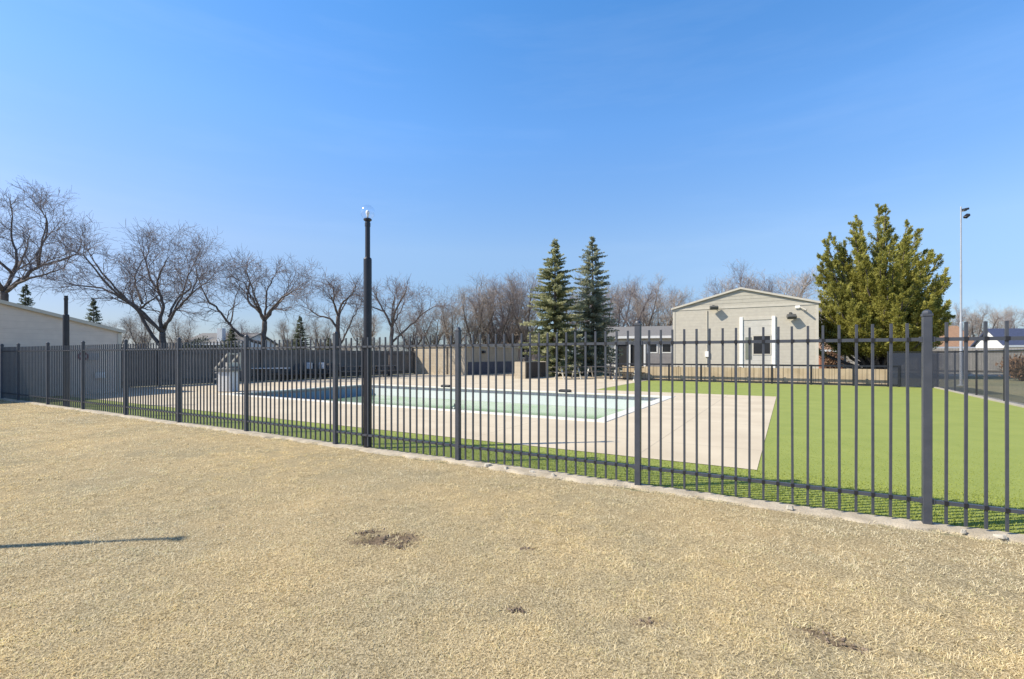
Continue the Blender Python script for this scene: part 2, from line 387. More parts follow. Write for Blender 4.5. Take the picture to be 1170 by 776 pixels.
# small brown dead patches between the straw, a few centimetres across
pit = np.sin(71 * x + 3.1 * np.sin(37 * y) + 2 * np.sin(9 * y)) * np.sin(78 * y + 2.7 * np.sin(33 * x) + 2 * np.sin(7 * x)) + .45 * np.sin(5.1 * x + 2 * np.sin(3.3 * y)) * np.sin(4.7 * y)
k = r2.uniform(0, 1, len(x)) > np.clip((pit - .36) * 2.8, 0, .92)
x, y, u, v, tuft, size, dist, pit = (q_[k] for q_ in (x, y, u, v, tuft, size, dist, pit))
dead = (pit > .3) & (r2.uniform(0, 1, len(x)) < .3); tuft[dead] -= .4
hum = np.sin(43 * x + 2.5 * np.sin(29 * y)) * np.sin(47 * y + 2.5 * np.sin(25 * x))
size *= np.clip(1.0 + .65 * hum, .55, 1.7); tuft += .07 + .10 * hum
sprd = np.where(dead, .008 + .0010 * dist, .014 + .0015 * dist) * size
tx, ty = np.repeat(x, NB) + r2.normal(0, 1, len(x) * NB) * np.repeat(sprd, NB), np.repeat(y, NB) + r2.normal(0, 1, len(x) * NB) * np.repeat(sprd, NB)
tint_t = np.clip(.62 * np.repeat(tuft, NB) + .42 * r2.uniform(0, 1, len(tx)) - .02, 0, 1)
x, y = tx, ty; dist = np.sqrt(x * x + y * y)
ln = r2.uniform(.014, .038, len(x)) * np.repeat(size, NB)
tag(blades('dry_grass', x, y, lawn_h(x, y) - .004, ln, .0011 + .00066 * dist, (.75, 1.52), STRAW, 11, tintv=tint_t), 'short straw coloured dormant grass covering the lawn before the fence', 'grass', kind='stuff')

TURF_BL = mat('turf_blades', (.30, .35, .072), (.26, .31, .058), scale=1.6, rough=.7, spec=.25,
              tint=[(0, (.21, .26, .040)), (.5, (.34, .38, .070)), (1, (.44, .46, .11))], tcol=.6)
leaf_transmit(TURF_BL, .35)
x, y, u, v = scatter(330000, 3.0, 13, 1.3, 21, lambda u, v, x, d: (v > .07) & (u < 4.7) & (u > -23) & ((v < 1.52) | (u > -1.36)))
r2 = np.random.default_rng(14); dist = np.sqrt(x * x + y * y); k = r2.uniform(0, 1, len(x)) > (dist - 5.0) / 7.0
x, y, v, dist = x[k], y[k], v[k], dist[k]
tag(blades('turf_grass', x, y, np.full(len(x), .004), np.random.default_rng(4).uniform(.009, .018, len(x)) * np.clip(1.3 - dist / 12, .3, 1) * np.where(v < 1.5, 1.9, 1.0), .0022 + .0007 * dist, (.1, .8), TURF_BL, 12), 'short bright green grass along the inside of the fence', 'grass', kind='stuff')

# loose soil crumbs on the worn spots
SOIL = mat('soil_crumbs', (.13, .095, .068), (.24, .18, .13), scale=20, rough=.95)
m = MB(); rr = random.Random(3)
for cx, cy, a, c, r_ in SPOTS:
    for k in range(int(14 + 650 * a * c)):
        t = rr.uniform(0, 6.28); q_ = math.sqrt(rr.random())
        px, py = a * q_ * math.cos(t), c * q_ * math.sin(t)
        px, py = cx + px * math.cos(r_) - py * math.sin(r_), cy + px * math.sin(r_) + py * math.cos(r_)
        s_ = rr.uniform(.003, .011); z0 = float(lawn_h(np.array(px), np.array(py))) - .006
        m.lathe([(s_ * .5, z0), (s_, z0 + s_ * .5), (s_ * .45, z0 + s_ * rr.uniform(1.0, 1.6))], 5, px, py)
tag(m.build('soil_crumbs', SOIL), 'dark crumbs of bare soil in worn spots of the dry lawn', 'soil', kind='stuff')

# ------------------------------------------------------------------ mow strip under the fence
m = MB(); nn = 420
us = np.linspace(-23.55, 6.5, nn)
vi = edge(us) - .03; rr = np.random.default_rng(2)
top = .034 + rr.normal(0, .0025, nn) + .006 * np.sin(1.1 * us)
verts = []; faces = []
for i in range(nn):
    verts += [(us[i], vi[i], 0), (us[i], vi[i] + .015, top[i] - .008), (us[i], vi[i] + .05, top[i]), (us[i], .05, top[i] + .002), (us[i], .07, 0)]
for i in range(nn - 1):
    for k in range(4): faces.append((i * 5 + k, (i + 1) * 5 + k, (i + 1) * 5 + k + 1, i * 5 + k + 1))
m.add(verts, faces)
structure(site_obj(m.build('kerb_strip', CONC)))
# broken flakes of concrete beside the strip
CONC2 = mat('broken_concrete', (.47, .44, .38), (.36, .33, .28), scale=9, rough=.9, bump=.4)
rr = random.Random(12)
FLAKES = [(-4.35, -.12, .13), (-4.05, -.15, .08), (-3.7, -.14, .10), (-3.4, -.16, .06), (.42, -.14, .10), (.62, -.17, .07), (.2, -.15, .05), (-1.0, -.16, .06), (1.05, -.15, .09)]
FL_LAB = ['broken concrete flake left of the fourth post from the right', 'small chip of concrete right of the largest broken flake', 'cracked concrete flake on the strip near a picket shadow', 'smallest concrete crumb between two cracked flakes',
          'pale concrete flake at the foot of the nearest post', 'concrete chip just right of the nearest post', 'small concrete chip just left of the nearest post', 'lone concrete chip midway between the two nearest posts', 'flat concrete flake at the right end of the strip']
for (u_, v_, s_), lab in zip(FLAKES, FL_LAB):
    s_ *= .75; v_ += .03
    m = MB(); k = rr.randint(5, 7); base = []
    for j in range(k):
        t = 2 * math.pi * j / k + rr.uniform(-.3, .3); base.append((s_ * rr.uniform(.5, .8) * math.cos(t), s_ * rr.uniform(.25, .45) * math.sin(t)))
    zz = rr.uniform(.02, .035)
    m.add([(a, b_, 0) for a, b_ in base] + [(a * .85, b_ * .85, zz + rr.uniform(-.006, .006)) for a, b_ in base],
          [tuple(range(k - 1, -1, -1)), tuple(range(k, 2 * k))] + [(i, (i + 1) % k, (i + 1) % k + k, i + k) for i in range(k)])
    o = m.build('concrete_flake', CONC2); p = S(u_, v_); o.location = (p[0], p[1], .028); o.rotation_euler = (rr.uniform(-.1, .1), rr.uniform(-.1, .1), ROT + rr.uniform(-.4, .4))
    tag(o, lab, 'concrete flake', 'broken flakes along the concrete strip')

# ------------------------------------------------------------------ the fence
fence = thing('metal_fence', (X0, Y0, 0), 'long charcoal metal picket fence along the edge of the dry lawn', 'fence', ROT)
PITCH = 2.44
post_us = [2.44 * k for k in range(1, -10, -1)] + [-23.5]
pm = MB().box(-.031, .031, -.031, .031, 0, 1.79); pmesh = None
cm = MB(); cm.box(-.036, .036, -.036, .036, 1.78, 1.80); cm.lathe([(.035, 1.80), (.034, 1.812), (.027, 1.825), (.012, 1.834), (.001, 1.836)], 12)
for i, u_ in enumerate(post_us):
    if i == 0:
        post = pm.build('post', FENCE, fence, bevel=.004); cap = cm.build('cap', FENCE, post, bevel=.002)
        post.location = (u_, 0, 0); P0, C0 = post, cap
    else:
        p = P0.copy(); COL.objects.link(p); p.parent = fence; p.location = (u_, 0, 0)
        c = C0.copy(); COL.objects.link(c); c.parent = p
PK = []
N_GAP = 20
for i in range(len(post_us) - 1):
    a, b_ = post_us[i + 1], post_us[i]; n_g = N_GAP if b_ - a > 2 else max(2, round((b_ - a) / .122))
    st = [a + (b_ - a) * (k + 1) / n_g for k in range(n_g - 1)]
    PK += st
    for zc in (.225, 1.585):
        m = MB(); m.box(a + .031, b_ - .031, -.0165, .0165, zc - .0145, zc + .0145)
        m.box(a + .031, a + .05, -.021, .021, zc - .023, zc + .023); m.box(b_ - .05, b_ - .031, -.021, .021, zc - .023, zc + .023)
        m.cur = 1
        for s_ in st:
            m.box(s_ - .0135, s_ + .0135, -.019, .019, zc - .0165, zc + .0165)
        m.build('rail', [FENCE, FENCE_DK], fence)
first = MB().box(-.0102, .0102, -.0102, .0102, .055, 1.725).build('picket', FENCE, fence, bevel=.0015)
PK.sort(key=lambda s_: (S(s_, 0)[0]) ** 2 + S(s_, 0)[1] ** 2)
jr = random.Random(6)
for k, s_ in enumerate(PK[:100]):
    p = first if k == 0 else first.copy()
    if k: COL.objects.link(p); p.parent = fence
    p.location = (s_, 0, 0); p.rotation_euler = (jr.gauss(0, .002), jr.gauss(0, .002), jr.gauss(0, .04))
m = MB()
for s_ in PK[100:]: m.box(s_ - .0102, s_ + .0102, -.0102, .0102, .055, 1.725)
o = m.build('pickets', FENCE, fence); o['kind'] = 'stuff'

# ------------------------------------------------------------------ lamp posts
GLOBE = bpy.data.materials.new('clear_globe'); GLOBE.use_nodes = True
n = GLOBE.node_tree.nodes; l = GLOBE.node_tree.links
n.remove(n['Principled BSDF'])
tr = n.new('ShaderNodeBsdfTransparent'); tr.inputs['Color'].default_value = (.97, .98, 1, 1)
gl = n.new('ShaderNodeBsdfGlossy'); gl.inputs['Roughness'].default_value = .12; gl.inputs['Color'].default_value = (1, 1, 1, 1)
fr = n.new('ShaderNodeLayerWeight'); fr.inputs['Blend'].default_value = .25; ms = n.new('ShaderNodeMixShader')
geo = n.new('ShaderNodeNewGeometry'); sb = n.new('ShaderNodeMath'); sb.operation = 'SUBTRACT'; sb.inputs[0].default_value = 1.0; l.new(geo.outputs['Backfacing'], sb.inputs[1])
pw = n.new('ShaderNodeMath'); pw.operation = 'MULTIPLY_ADD'; pw.inputs[1].default_value = .30; pw.inputs[2].default_value = .05; l.new(fr.outputs['Facing'], pw.inputs[0])
ml = n.new('ShaderNodeMath'); ml.operation = 'MULTIPLY'; l.new(pw.outputs[0], ml.inputs[0]); l.new(sb.outputs[0], ml.inputs[1])
l.new(ml.outputs[0], ms.inputs['Fac']); l.new(tr.outputs['BSDF'], ms.inputs[1]); l.new(gl.outputs['BSDF'], ms.inputs[2]); l.new(ms.outputs['Shader'], n['Material Output'].inputs['Surface'])
def lamp_post(loc, h, label, globe=True, w=1.0, waist=.83):
    t = thing('lamp_post', loc, label, 'lamp post', 0, 'black lamp posts')
    zs = h * waist
    m = MB(); m.lathe([(.070 * w, 0), (.070 * w, .02), (.064 * w, .03), (.062 * w, zs - .02), (.056 * w, zs), (.040 * w, zs + .01)], 20); m.build('lower_pole', BLACK, t, smooth=False)
    m = MB(); m.lathe([(.038 * w, zs - .05), (.038 * w, h - .12), (.043 * w, h - .115), (.043 * w, h - .06), (.038 * w, h - .055), (.038 * w, h)], 18); m.build('upper_pole', BLACK, t)
    if globe:
        m = MB(); m.lathe([(.048, h - .03), (.062, h - .02), (.062, h), (.040, h + .012)], 18); m.build('collar', BLACK, t)
        m = MB(); m.sphere((0, 0, h + .108), .112, 24, 16); m.build('globe', GLOBE, t, smooth=True)
        m = MB(); m.lathe([(.012, h), (.014, h + .05), (.028, h + .085), (.030, h + .11), (.016, h + .135), (.002, h + .14)], 14); m.build('bulb', mat('frosted_bulb', (.85, .86, .88), rough=.3), t, smooth=True)
    else:
        m = MB(); m.lathe([(.046, h - .03), (.046, h - .012), (.02, h - .005)], 14); m.build('collar', BLACK, t)
    return t
p = S(-6.67, .07); lamp_post((p[0], p[1], .0), 3.57, 'tall black lamp post with a clear globe standing in the fence line')
p = S(-18.6, .12); lamp_post((p[0], p[1], .0), 3.13, 'shorter black post without a globe in front of the left building', globe=False, w=1.15)
lamp_post((-6.36, 3.20, 0), 3.57, 'black post beside the lawn whose thin shadow lies on the dry grass', globe=False, w=.6)
# bands that tie the lamp to the fence
# ------------------------------------------------------------------ pool
PW = mat('pool_wall_paint', (.62, .65, .64), (.55, .59, .59), scale=1.5, rough=.6)
TILE = lined('pool_tile_blue', (.15, .165, .20), (.19, .20, .235), 'XY', .15, .012, rough=.25, depth=.2, dark=1.8)
COPING = mat('white_coping', (.68, .655, .58), (.58, .55, .48), scale=4, rough=.75, bump=.15)
pool = thing('swimming_pool', (X0, Y0, 0), 'partly drained swimming pool with white coping and murky green water', 'pool', ROT)
a0, a1, b0, b1 = PU0, PU1, PV0, PV1; i0, i1, j0, j1 = a0 + COP, a1 - COP, b0 + COP, b1 - COP
m = MB()
for (x0_, x1_, y0_, y1_) in ((a0, a1, b0, j0), (a0, a1, j1, b1), (a0, i0, j0, j1), (i1, a1, j0, j1)): m.box(x0_, x1_, y0_, y1_, -.03, .026)
m.build('coping', COPING, pool, bevel=.012)
m = MB()
def inner(z0, z1, off):
    A0, A1, B0, B1 = i0 + off, i1 - off, j0 + off, j1 - off
    m.add([(A0, B0, z0), (A1, B0, z0), (A1, B1, z0), (A0, B1, z0), (A0, B0, z1), (A1, B0, z1), (A1, B1, z1), (A0, B1, z1)],
          [(0, 1, 5, 4), (1, 2, 6, 5), (2, 3, 7, 6), (3, 0, 4, 7)])
inner(-1.6, -.02, -.02); m.build('basin_wall', PW, pool)
m = MB(); inner(-.13, -.03, -.008); m.build('tile_band', TILE, pool)
m = MB(); m.add([(i0 - .02, j0 - .02, -1.6), (i1 + .02, j0 - .02, -1.6), (i1 + .02, j1 + .02, -1.6), (i0 - .02, j1 + .02, -1.6)], [(0, 1, 2, 3)]); m.build('basin_floor', PW, pool)
m = MB(); m.add([(i0 - .014, j0, -1.6), (i0 - .014, j1, -1.6), (i0 - .014, j1, -.13), (i0 - .014, j0, -.13)], [(0, 1, 2, 3)]); m.build('shaded_end_wall', mat('end_wall_shade_blue', (.14, .24, .36), (.11, .20, .31), rough=.5), pool)  # left end wall's shade put into the colour as dark blue
WATER = mat('murky_water', (.30, .38, .22), (.13, .26, .04), scale=.7, rough=.10, lo=.46, hi=.64, bump=.02, bscale=6)
m = MB(); m.add([(i0, j0, -.50), (i1, j0, -.50), (i1, j1, -.50), (i0, j1, -.50)], [(0, 1, 2, 3)])
structure(site_obj(m.build('water', WATER)))
# dark skimmer float in the pool, filter baskets on the far coping
DKGREEN = mat('dark_green_plastic', (.02, .05, .04), (.03, .07, .05), rough=.4)
t = thing('pool_float', (*S(-10.8, 7.9), -.50), 'dark green float drifting in the middle of the pool', 'float')
m = MB(); m.lathe([(.10, -.06), (.17, -.02), (.19, .08), (.15, .20), (.10, .24)], 16); m.build('body', DKGREEN, t, smooth=True)
m = MB(); m.lathe([(.06, .24), (.075, .27), (.06, .32), (.01, .335)], 12); m.build('cap', BLACK, t, smooth=True)
def coping_box(u_, v_, label):
    t = thing('skimmer_box', (*S(u_, v_), .026), label, 'skimmer box', ROT, 'dark boxes on the far pool coping')
    MB().box(-.24, .24, -.09, .09, 0, .09).build('body', BLACK, t, bevel=.015); MB().box(-.2, .2, -.07, .07, .09, .105).build('lid', FENCE_DK, t)
coping_box(-14.3, 11.85, 'dark skimmer box on the far coping left of the float')
coping_box(-8.5, 11.85, 'dark skimmer box on the far coping nearer the pool corner')

# ------------------------------------------------------------------ gabled buildings
def gable_building(name, u_, v_, rz_extra, width, length, eave, rise, label, siding, gable_mat, roof_edge):
    """local x across the gable front (centred), y away from it; the front is the y = 0 face"""
    p = S(u_, v_); t = thing(name, (p[0], p[1], 0), label, 'building', ROT + rz_extra)
    w = width / 2
    MB().box(-w, w, 0, length, 0, eave).build('wall', siding, t)
    m = MB(); m.prism([(-w, eave + .003), (w, eave + .003), (0, eave + rise)], 0.002, length - .002); m.build('gable', gable_mat, t)
    m = MB(); s_ = rise / w; o_ = .10
    for sg in (-1, 1):
        m.prism([(0, eave + rise + .01), (sg * (w + o_), eave - s_ * o_ + .01), (sg * (w + o_), eave - s_ * o_ + .10), (0, eave + rise + .11)], -.10, length + .1)
    m.build('roof', ROOF_GREY, t)
    m = MB()
    for sg in (-1, 1):
        m.prism([(0, eave + rise - .005), (sg * (w + o_ + .01), eave - s_ * o_ - .015), (sg * (w + o_ + .01), eave - s_ * o_ + .105), (0, eave + rise + .115)], -.125, -.102)
    m.build('fascia', roof_edge, t)
    return t
# left: only its gable end, in its own shade, shows beyond the fence end
Wd = 8.47
bl = gable_building('clubhouse', -23.63, 3.29 - Wd / 2, R(90), Wd, 12, 2.35, 1.06, 'taupe sided building with a shaded gable end at the left fence end', TAUPE, TAUPE, TRIM)
# local x of bl runs along +v ; front faces +u
def on_wall(o_v): return o_v - (3.29 - Wd / 2)
m = MB(); m.box(on_wall(3.19), on_wall(3.31), -.03, .0, 0, 2.33); m.build('corner_trim', TRIM, bl)
def wall_pt(v_, z): q_ = S(-23.60, v_); return (q_[0], q_[1], z)
t = thing('round_sign', wall_pt(2.12, 1.42), 'round maroon sign hung on the taupe wall', 'sign', ROT + R(90))
o = MB().lathe([(.16, 0), (.16, .02)], 24).build('plate', mat('maroon_paint', (.16, .02, .04), rough=.5), t); o.rotation_euler = (R(90), 0, 0)
o = MB().lathe([(.095, .021), (.095, .026)], 24).build('centre_disc', mat('grey_face', (.30, .28, .30), rough=.5), t); o.rotation_euler = (R(90), 0, 0)
for v_, z, w_, h_, lab in ((2.42, 1.40, .30, .26, 'pale blank notice hung beside the round maroon sign'), (2.62, .70, .30, .22, 'white meter cabinet low on the taupe wall')):
    t = thing('notice' if z > 1 else 'meter_cabinet', wall_pt(v_, z), lab, 'notice' if z > 1 else 'cabinet', ROT + R(90))
    if z > 1:
        MB().box(-w_ / 2, w_ / 2, -.03, -.005, -h_ / 2, h_ / 2).build('panel', mat('dull_white', (.42, .42, .42), rough=.6), t, bevel=.01)
    else:
        MB().box(-w_ / 2, w_ / 2, -.09, -.005, -h_ / 2, h_ / 2).build('body', WHITE, t, bevel=.01)
        MB().box(-w_ / 2 + .02, w_ / 2 - .02, -.1, -.092, -h_ / 2 + .02, h_ / 2 - .02).build('door', WHITE, t)

# right: sunlit gable front behind the low fence
RU, RV = -7.87 + Wd / 2, 28.9
br = gable_building('maintenance_building', RU, RV, 0, Wd, 8, 4.62, 1.12, 'cream sided building with a low gable front and a dark window', CREAM, CREAM_GABLE, TRIM)
MB().box(-Wd / 2 - .02, Wd / 2 + .02, -.03, .0, 4.53, 4.66).build('trim_board', TRIM, br)
for sg in (-1, 1): MB().box(sg * (Wd / 2 - .06) - .07, sg * (Wd / 2 - .06) + .07, -.025, 0, 0, 4.5).build('corner_trim', TRIM, br)
# bay: two white pilasters, a recessed-look panel and a dark window with a folded pale blind
def bx(px):                                    # photo column -> local x on the building front
    r_ = (px - 585) / FPX; # solve X/d = r_ on the line v = RV
    A = X0 + RV * SU; B = Y0 + RV * CU
    u_ = (r_ * B - A) / (CU + r_ * SU); return u_ - RU
xl, xr = bx(845), bx(886)
MB().box(xl, xl + .20, -.08, 0, 0, 3.92).build('pilaster', WHITE, br, bevel=.01)
MB().box(xr - .20, xr, -.08, 0, 0, 3.92).build('pilaster', WHITE, br, bevel=.01)
MB().box(xl + .20, xr - .20, -.05, 0, 3.72, 3.90).build('lintel', TRIM, br)
MB().box(xl + .20, xr - .20, -.02, 0, 0, 3.715).build('panel', lined('bay_panel', (.52, .50, .45), (.47, .45, .40), 'Z', .55, .02, depth=.5, dark=.75), br)
wx0, wx1 = bx(861), bx(880)
win = MB().box(wx0, wx1, -.035, -.022, 1.55, 2.68).build('window', GLASS_DK, br)
m = MB()
for (x0_, x1_, z0_, z1_) in ((wx0 - .05, wx1 + .05, 2.68, 2.74), (wx0 - .05, wx1 + .05, 1.49, 1.55), (wx0 - .05, wx0, 1.55, 2.68), (wx1, wx1 + .05, 1.55, 2.68)): m.box(x0_, x1_, -.05, -.021, z0_, z1_)
m.build('frame', TRIM, win)
MB().box(xl + .34, wx0 - .12, -.045, -.022, 1.2, 2.62).build('side_window', mat('grey_green_pane', (.20, .21, .17), rough=.25), br)
# downpipe conduit and small fittings
cx = bx(808)
m = MB(); m.tube([(cx, -.04, 0), (cx, -.04, 4.45)], .022, 8); m.build('conduit', TRIM, br)
MB().box(cx - .12, cx + .12, -.12, -.005, 1.35, 1.72).build('junction_box', WHITE, br, bevel=.01)
def floodlight(px, z, label, tilt):
    q_ = S(RU + bx(px), RV - .02); t = thing('floodlight', (q_[0], q_[1], z), label, 'floodlight', ROT, 'floodlights on the cream building')
    m = MB(); m.box(-.07, .07, -.03, .02, -.07, .07); m.bar((0, 0, 0), (.05, -.22, -.05), .035); m.build('bracket', mat('bronze_metal', (.08, .08, .075), rough=.5), t)
    m = MB(); m.box(-.26, .26, -.50, -.20, -.12, .10); o = m.build('housing', mat('bronze_metal', (.08, .08, .075), rough=.5), t, bevel=.04); o.rotation_euler = (R(tilt), 0, R(15))
    m = MB(); m.box(-.21, .21, -.43, -.24, -.135, -.122); o2 = m.build('lens', mat('lamp_lens', (.5, .5, .48), rough=.15), o)
    return t
floodlight(815, 4.72, 'dark floodlight at the top of the conduit under the gable', 20)
floodlight(903, 4.05, 'larger tilted floodlight near the right corner of the cream front', 38)
q_ = S(RU + bx(912), RV - .02); t = thing('security_camera', (q_[0], q_[1], 4.42), 'white bullet camera under the eave of the cream building', 'camera', ROT)
m = MB(); m.box(-.16, .10, -.06, 0, -.09, .09); m.build('mount', WHITE, t, bevel=.01)
m = MB(); m.tube([(.02, -.06, 0), (.20, -.22, -.08)], .03, 8); m.build('arm', WHITE, t)
m = MB(); m.tube([(.12, -.16, -.02), (.42, -.34, -.24)], [.065, .055], 12); m.build('camera_body', mat('camera_grey', (.35, .33, .28), rough=.4), t)

# ------------------------------------------------------------------ pool house and low brick bin
ph = thing('pool_house', (*S(-26.5, 23.5), 0), 'low flat-roofed tan block pool house behind the deck', 'building', ROT)
MB().box(0, 4.9, 0, 8.0, 0, 2.08).build('wall', BLOCK, ph)
MB().box(-.08, 4.98, -.08, 8.08, 2.083, 2.22).build('roof', mat('tan_roof_edge', (.50, .44, .34), rough=.8), ph)
MB().box(4.902, 4.96, .35, 7.9, 0, .95).build('base_panel', mat('slate_panel', (.07, .075, .10), (.09, .09, .12), rough=.7), ph)
MB().box(3.2, 3.3, -.05, 0, 0, 2.08).build('door_jamb', mat('brown_trim', (.10, .085, .07), rough=.7), ph)
m = MB(); m.box(4.9, 5.12, 2.2, 2.5, 1.62, 1.82); m.build('wall_lamp', BLACK, ph, bevel=.03)
bn = thing('brick_enclosure', (*S(-15.75, 20.6), 0), 'low tan block bin enclosure beside the picnic tables', 'enclosure', ROT)
m = MB(); m.box(0, .75, 0, .12, 0, 1.06); m.box(0, .12, .12, 2.9, 0, 1.06); m.box(0, .75, 2.9, 3.02, 0, 1.06); m.build('wall', BLOCK, bn)
MB().box(.66, .74, .14, 2.88, .06, 1.02).build('shaded_side', lined('side_shade_boards', (.06, .045, .035), (.045, .035, .03), 'Y', .3, .03, dark=.4), bn)  # bin's right face, its shade put into the dark colour

# ------------------------------------------------------------------ board fences
def board_fence(u0, v0, u1, v1, h, label, material, post_mat, every=2.4, name='board_fence'):
    a, b_ = S(u0, v0), S(u1, v1); L = math.hypot(b_[0] - a[0], b_[1] - a[1]); rz = math.atan2(b_[1] - a[1], b_[0] - a[0])
    t = thing(name, (a[0], a[1], 0), label, 'fence', rz)
    MB().box(0, L, -.012, .012, .04, h).build('board_panel', material, t)
    MB().box(0, L, -.055, -.014, h - .28, h - .19).box(0, L, -.055, -.014, .25, .34).build('rail', post_mat, t)
    k = max(1, int(L / every))
    for i in range(k + 1):
        x_ = L * i / k; MB().box(x_ - .05, x_ + .05, -.15, -.057, 0, h + .04).build('post', post_mat, t)
    return t
WOOD_POST = mat('weathered_post', (.15, .135, .12), (.10, .09, .08), scale=6, rough=.9)
board_fence(-26.5, 3.3, -26.5, 23.4, 1.78, 'long weathered grey board fence along the left side of the deck', WOOD_GREY, WOOD_POST)
TAN_POST = mat('tan_post', (.30, .22, .13), (.22, .16, .10), scale=5, rough=.9)
board_fence(3.2, 23.0, -9.6, 23.0, .80, 'low tan timber board wall along the far edge of the green lawn', WOOD_TAN, TAN_POST, 3.2, 'timber_wall')
board_fence(3.0, 43.0, 20.0, 43.0, 2.0, 'pale grey board fence beyond the large juniper', PALE_BOARDS, WOOD_POST, 2.4)

# low black rail fence in front of the timber wall
lf = thing('low_rail_fence', (*S(-10.2, 22.5), 0), 'low black rail fence along the far edge of the green lawn', 'fence', ROT)
LFL = 13.6
for zc, hh in ((.95, .085), (.08, .07)): MB().box(0, LFL, -.02, .02, zc - hh / 2, zc + hh / 2).build('rail', BLACK, lf)
for i in range(9):
    x_ = LFL * i / 8; MB().box(x_ - .045, x_ + .045, -.045, .045, 0, 1.0).build('post', BLACK, lf)
m = MB()
k = int(LFL / .34)
pk0 = MB().box(-.007, .007, -.007, .007, .11, .91).build('picket', BLACK, lf); pk0.location = (.17, 0, 0)
for i in range(1, k):
    c = pk0.copy(); COL.objects.link(c); c.parent = lf; c.location = (.17 + i * .34, 0, 0)

# ------------------------------------------------------------------ mesh fence on the right
def mesh_mat(name, cover, col):
    m_ = bpy.data.materials.new(name); m_.use_nodes = True; n = m_.node_tree.nodes; l = m_.node_tree.links
    b = n['Principled BSDF']; b.inputs['Base Color'].default_value = (*col, 1); b.inputs['Roughness'].default_value = .6
    tc = n.new('ShaderNodeTexCoord'); sp = n.new('ShaderNodeSeparateXYZ'); l.new(tc.outputs['Object'], sp.inputs[0])
    outs = []
    for sgn in (1, -1):
        ad = n.new('ShaderNodeMath'); ad.operation = 'MULTIPLY_ADD'; ad.inputs[1].default_value = sgn
        l.new(sp.outputs['Z'], ad.inputs[0]); l.new(sp.outputs['X'], ad.inputs[2])
        dv = n.new('ShaderNodeMath'); dv.operation = 'DIVIDE'; dv.inputs[1].default_value = .045; l.new(ad.outputs[0], dv.inputs[0])
        f_ = n.new('ShaderNodeMath'); f_.operation = 'FRACT'; l.new(dv.outputs[0], f_.inputs[0])
        lt = n.new('ShaderNodeMath'); lt.operation = 'LESS_THAN'; lt.inputs[1].default_value = cover; l.new(f_.outputs[0], lt.inputs[0]); outs.append(lt)
    mxm = n.new('ShaderNodeMath'); mxm.operation = 'MAXIMUM'; l.new(outs[0].outputs[0], mxm.inputs[0]); l.new(outs[1].outputs[0], mxm.inputs[1])
    l.new(mxm.outputs[0], b.inputs['Alpha']); return m_
MESH = mesh_mat('black_chain_link', .20, (.03, .032, .04)); SCREEN = mesh_mat('blue_grey_windscreen', .42, (.035, .042, .065))
rf = thing('mesh_fence', (*S(4.75, 0.0), 0), 'black chain-link fence with a dark windscreen at its far corner, right of the lawn', 'fence', ROT + R(90))
RL = 22.5
def sheet(name, x0_, x1_, z0_, z1_, mt, y_=0.0):
    m = MB(); m.add([(x0_, y_, z0_), (x1_, y_, z0_), (x1_, y_, z1_), (x0_, y_, z1_)], [(0, 1, 2, 3)]); return m.build(name, mt, rf)
sheet('mesh_panel', 0, RL, .03, 1.58, MESH)
sheet('windscreen', RL - 4.2, RL, .05, 1.56, SCREEN, .03)
MB().box(RL - .02, RL + .02, .03, 1.75, .05, 1.56).build('windscreen', SCREEN, rf)
for i in range(10):
    x_ = RL * i / 9; m = MB(); m.tube([(x_, 0, 0), (x_, 0, 1.64)], .03, 10); m.build('post', BLACK, rf)
m = MB(); m.tube([(RL, 1.75, 0), (RL, 1.75, 1.64)], .03, 10); m.build('post', BLACK, rf)
m = MB(); m.tube([(0, 0, 1.6), (RL, 0, 1.6), (RL, 1.75, 1.6)], .021, 8); m.build('top_rail', BLACK, rf)
m = MB(); m.box(4.62, 4.92, 0, 22.6, 0, .05); structure(site_obj(m.build('kerb', mat('pale_kerb', (.36, .33, .28), rough=.9))))

# ------------------------------------------------------------------ deck furniture
WHITE_TOP = mat('white_laminate', (.72, .73, .74), rough=.5); DARK_WOOD = mat('dark_slats', (.07, .062, .058), (.05, .045, .042), scale=8, rough=.8)
PALE_LEG = mat('pale_leg', (.60, .57, .50), rough=.6)
def picnic_table(loc, rz, label, top, seat, leg, L=1.8, group='picnic tables around the pool deck'):
    t = thing('picnic_table', loc, label, 'picnic table', rz, group)
    m = MB()
    for k in range(5): m.box(-L / 2, L / 2, -.375 + k * .152, -.375 + k * .152 + .14, .72, .76)
    m.build('tabletop', top, t)
    for sg in (-1, 1):
        m = MB()
        for k in range(2): m.box(-L / 2, L / 2, sg * .68 - .14 + k * .145, sg * .68 - .14 + k * .145 + .135, .42, .455)
        m.build('seat', seat, t)
        m = MB(); x_ = sg * L * .32
        m.bar((x_, -.62, 0), (x_, -.2, .72), .07, .05); m.bar((x_, .62, 0), (x_, .2, .72), .07, .05); m.bar((x_, -.80, .40), (x_, .80, .40), .05, .04); m.build('leg', leg, t)
    return t
t1 = picnic_table((*G(649, 29.3), 0), R(20), 'dark picnic table with pale legs before the left spruce', DARK_WOOD, DARK_WOOD, PALE_LEG)
dup(t1, (*G(684, 30.2), 0), R(-28), 'dark picnic table with pale legs before the right spruce')
dup(t1, (*G(716, 28.0), 0), R(-30), 'dark picnic table at the left end of the low rail fence')
t2 = picnic_table((*G(310, 26.6), 0), R(12), 'white topped picnic table against the weathered board fence', WHITE_TOP, DARK_WOOD, DARK_WOOD)
t3 = picnic_table((*G(402, 31.0), 0), R(35), 'weathered picnic table just left of the tall lamp post', WOOD_POST, WOOD_POST, DARK_WOOD)
dup(t3, (*G(441, 32.4), 0), R(50), 'weathered picnic table just right of the tall lamp post')
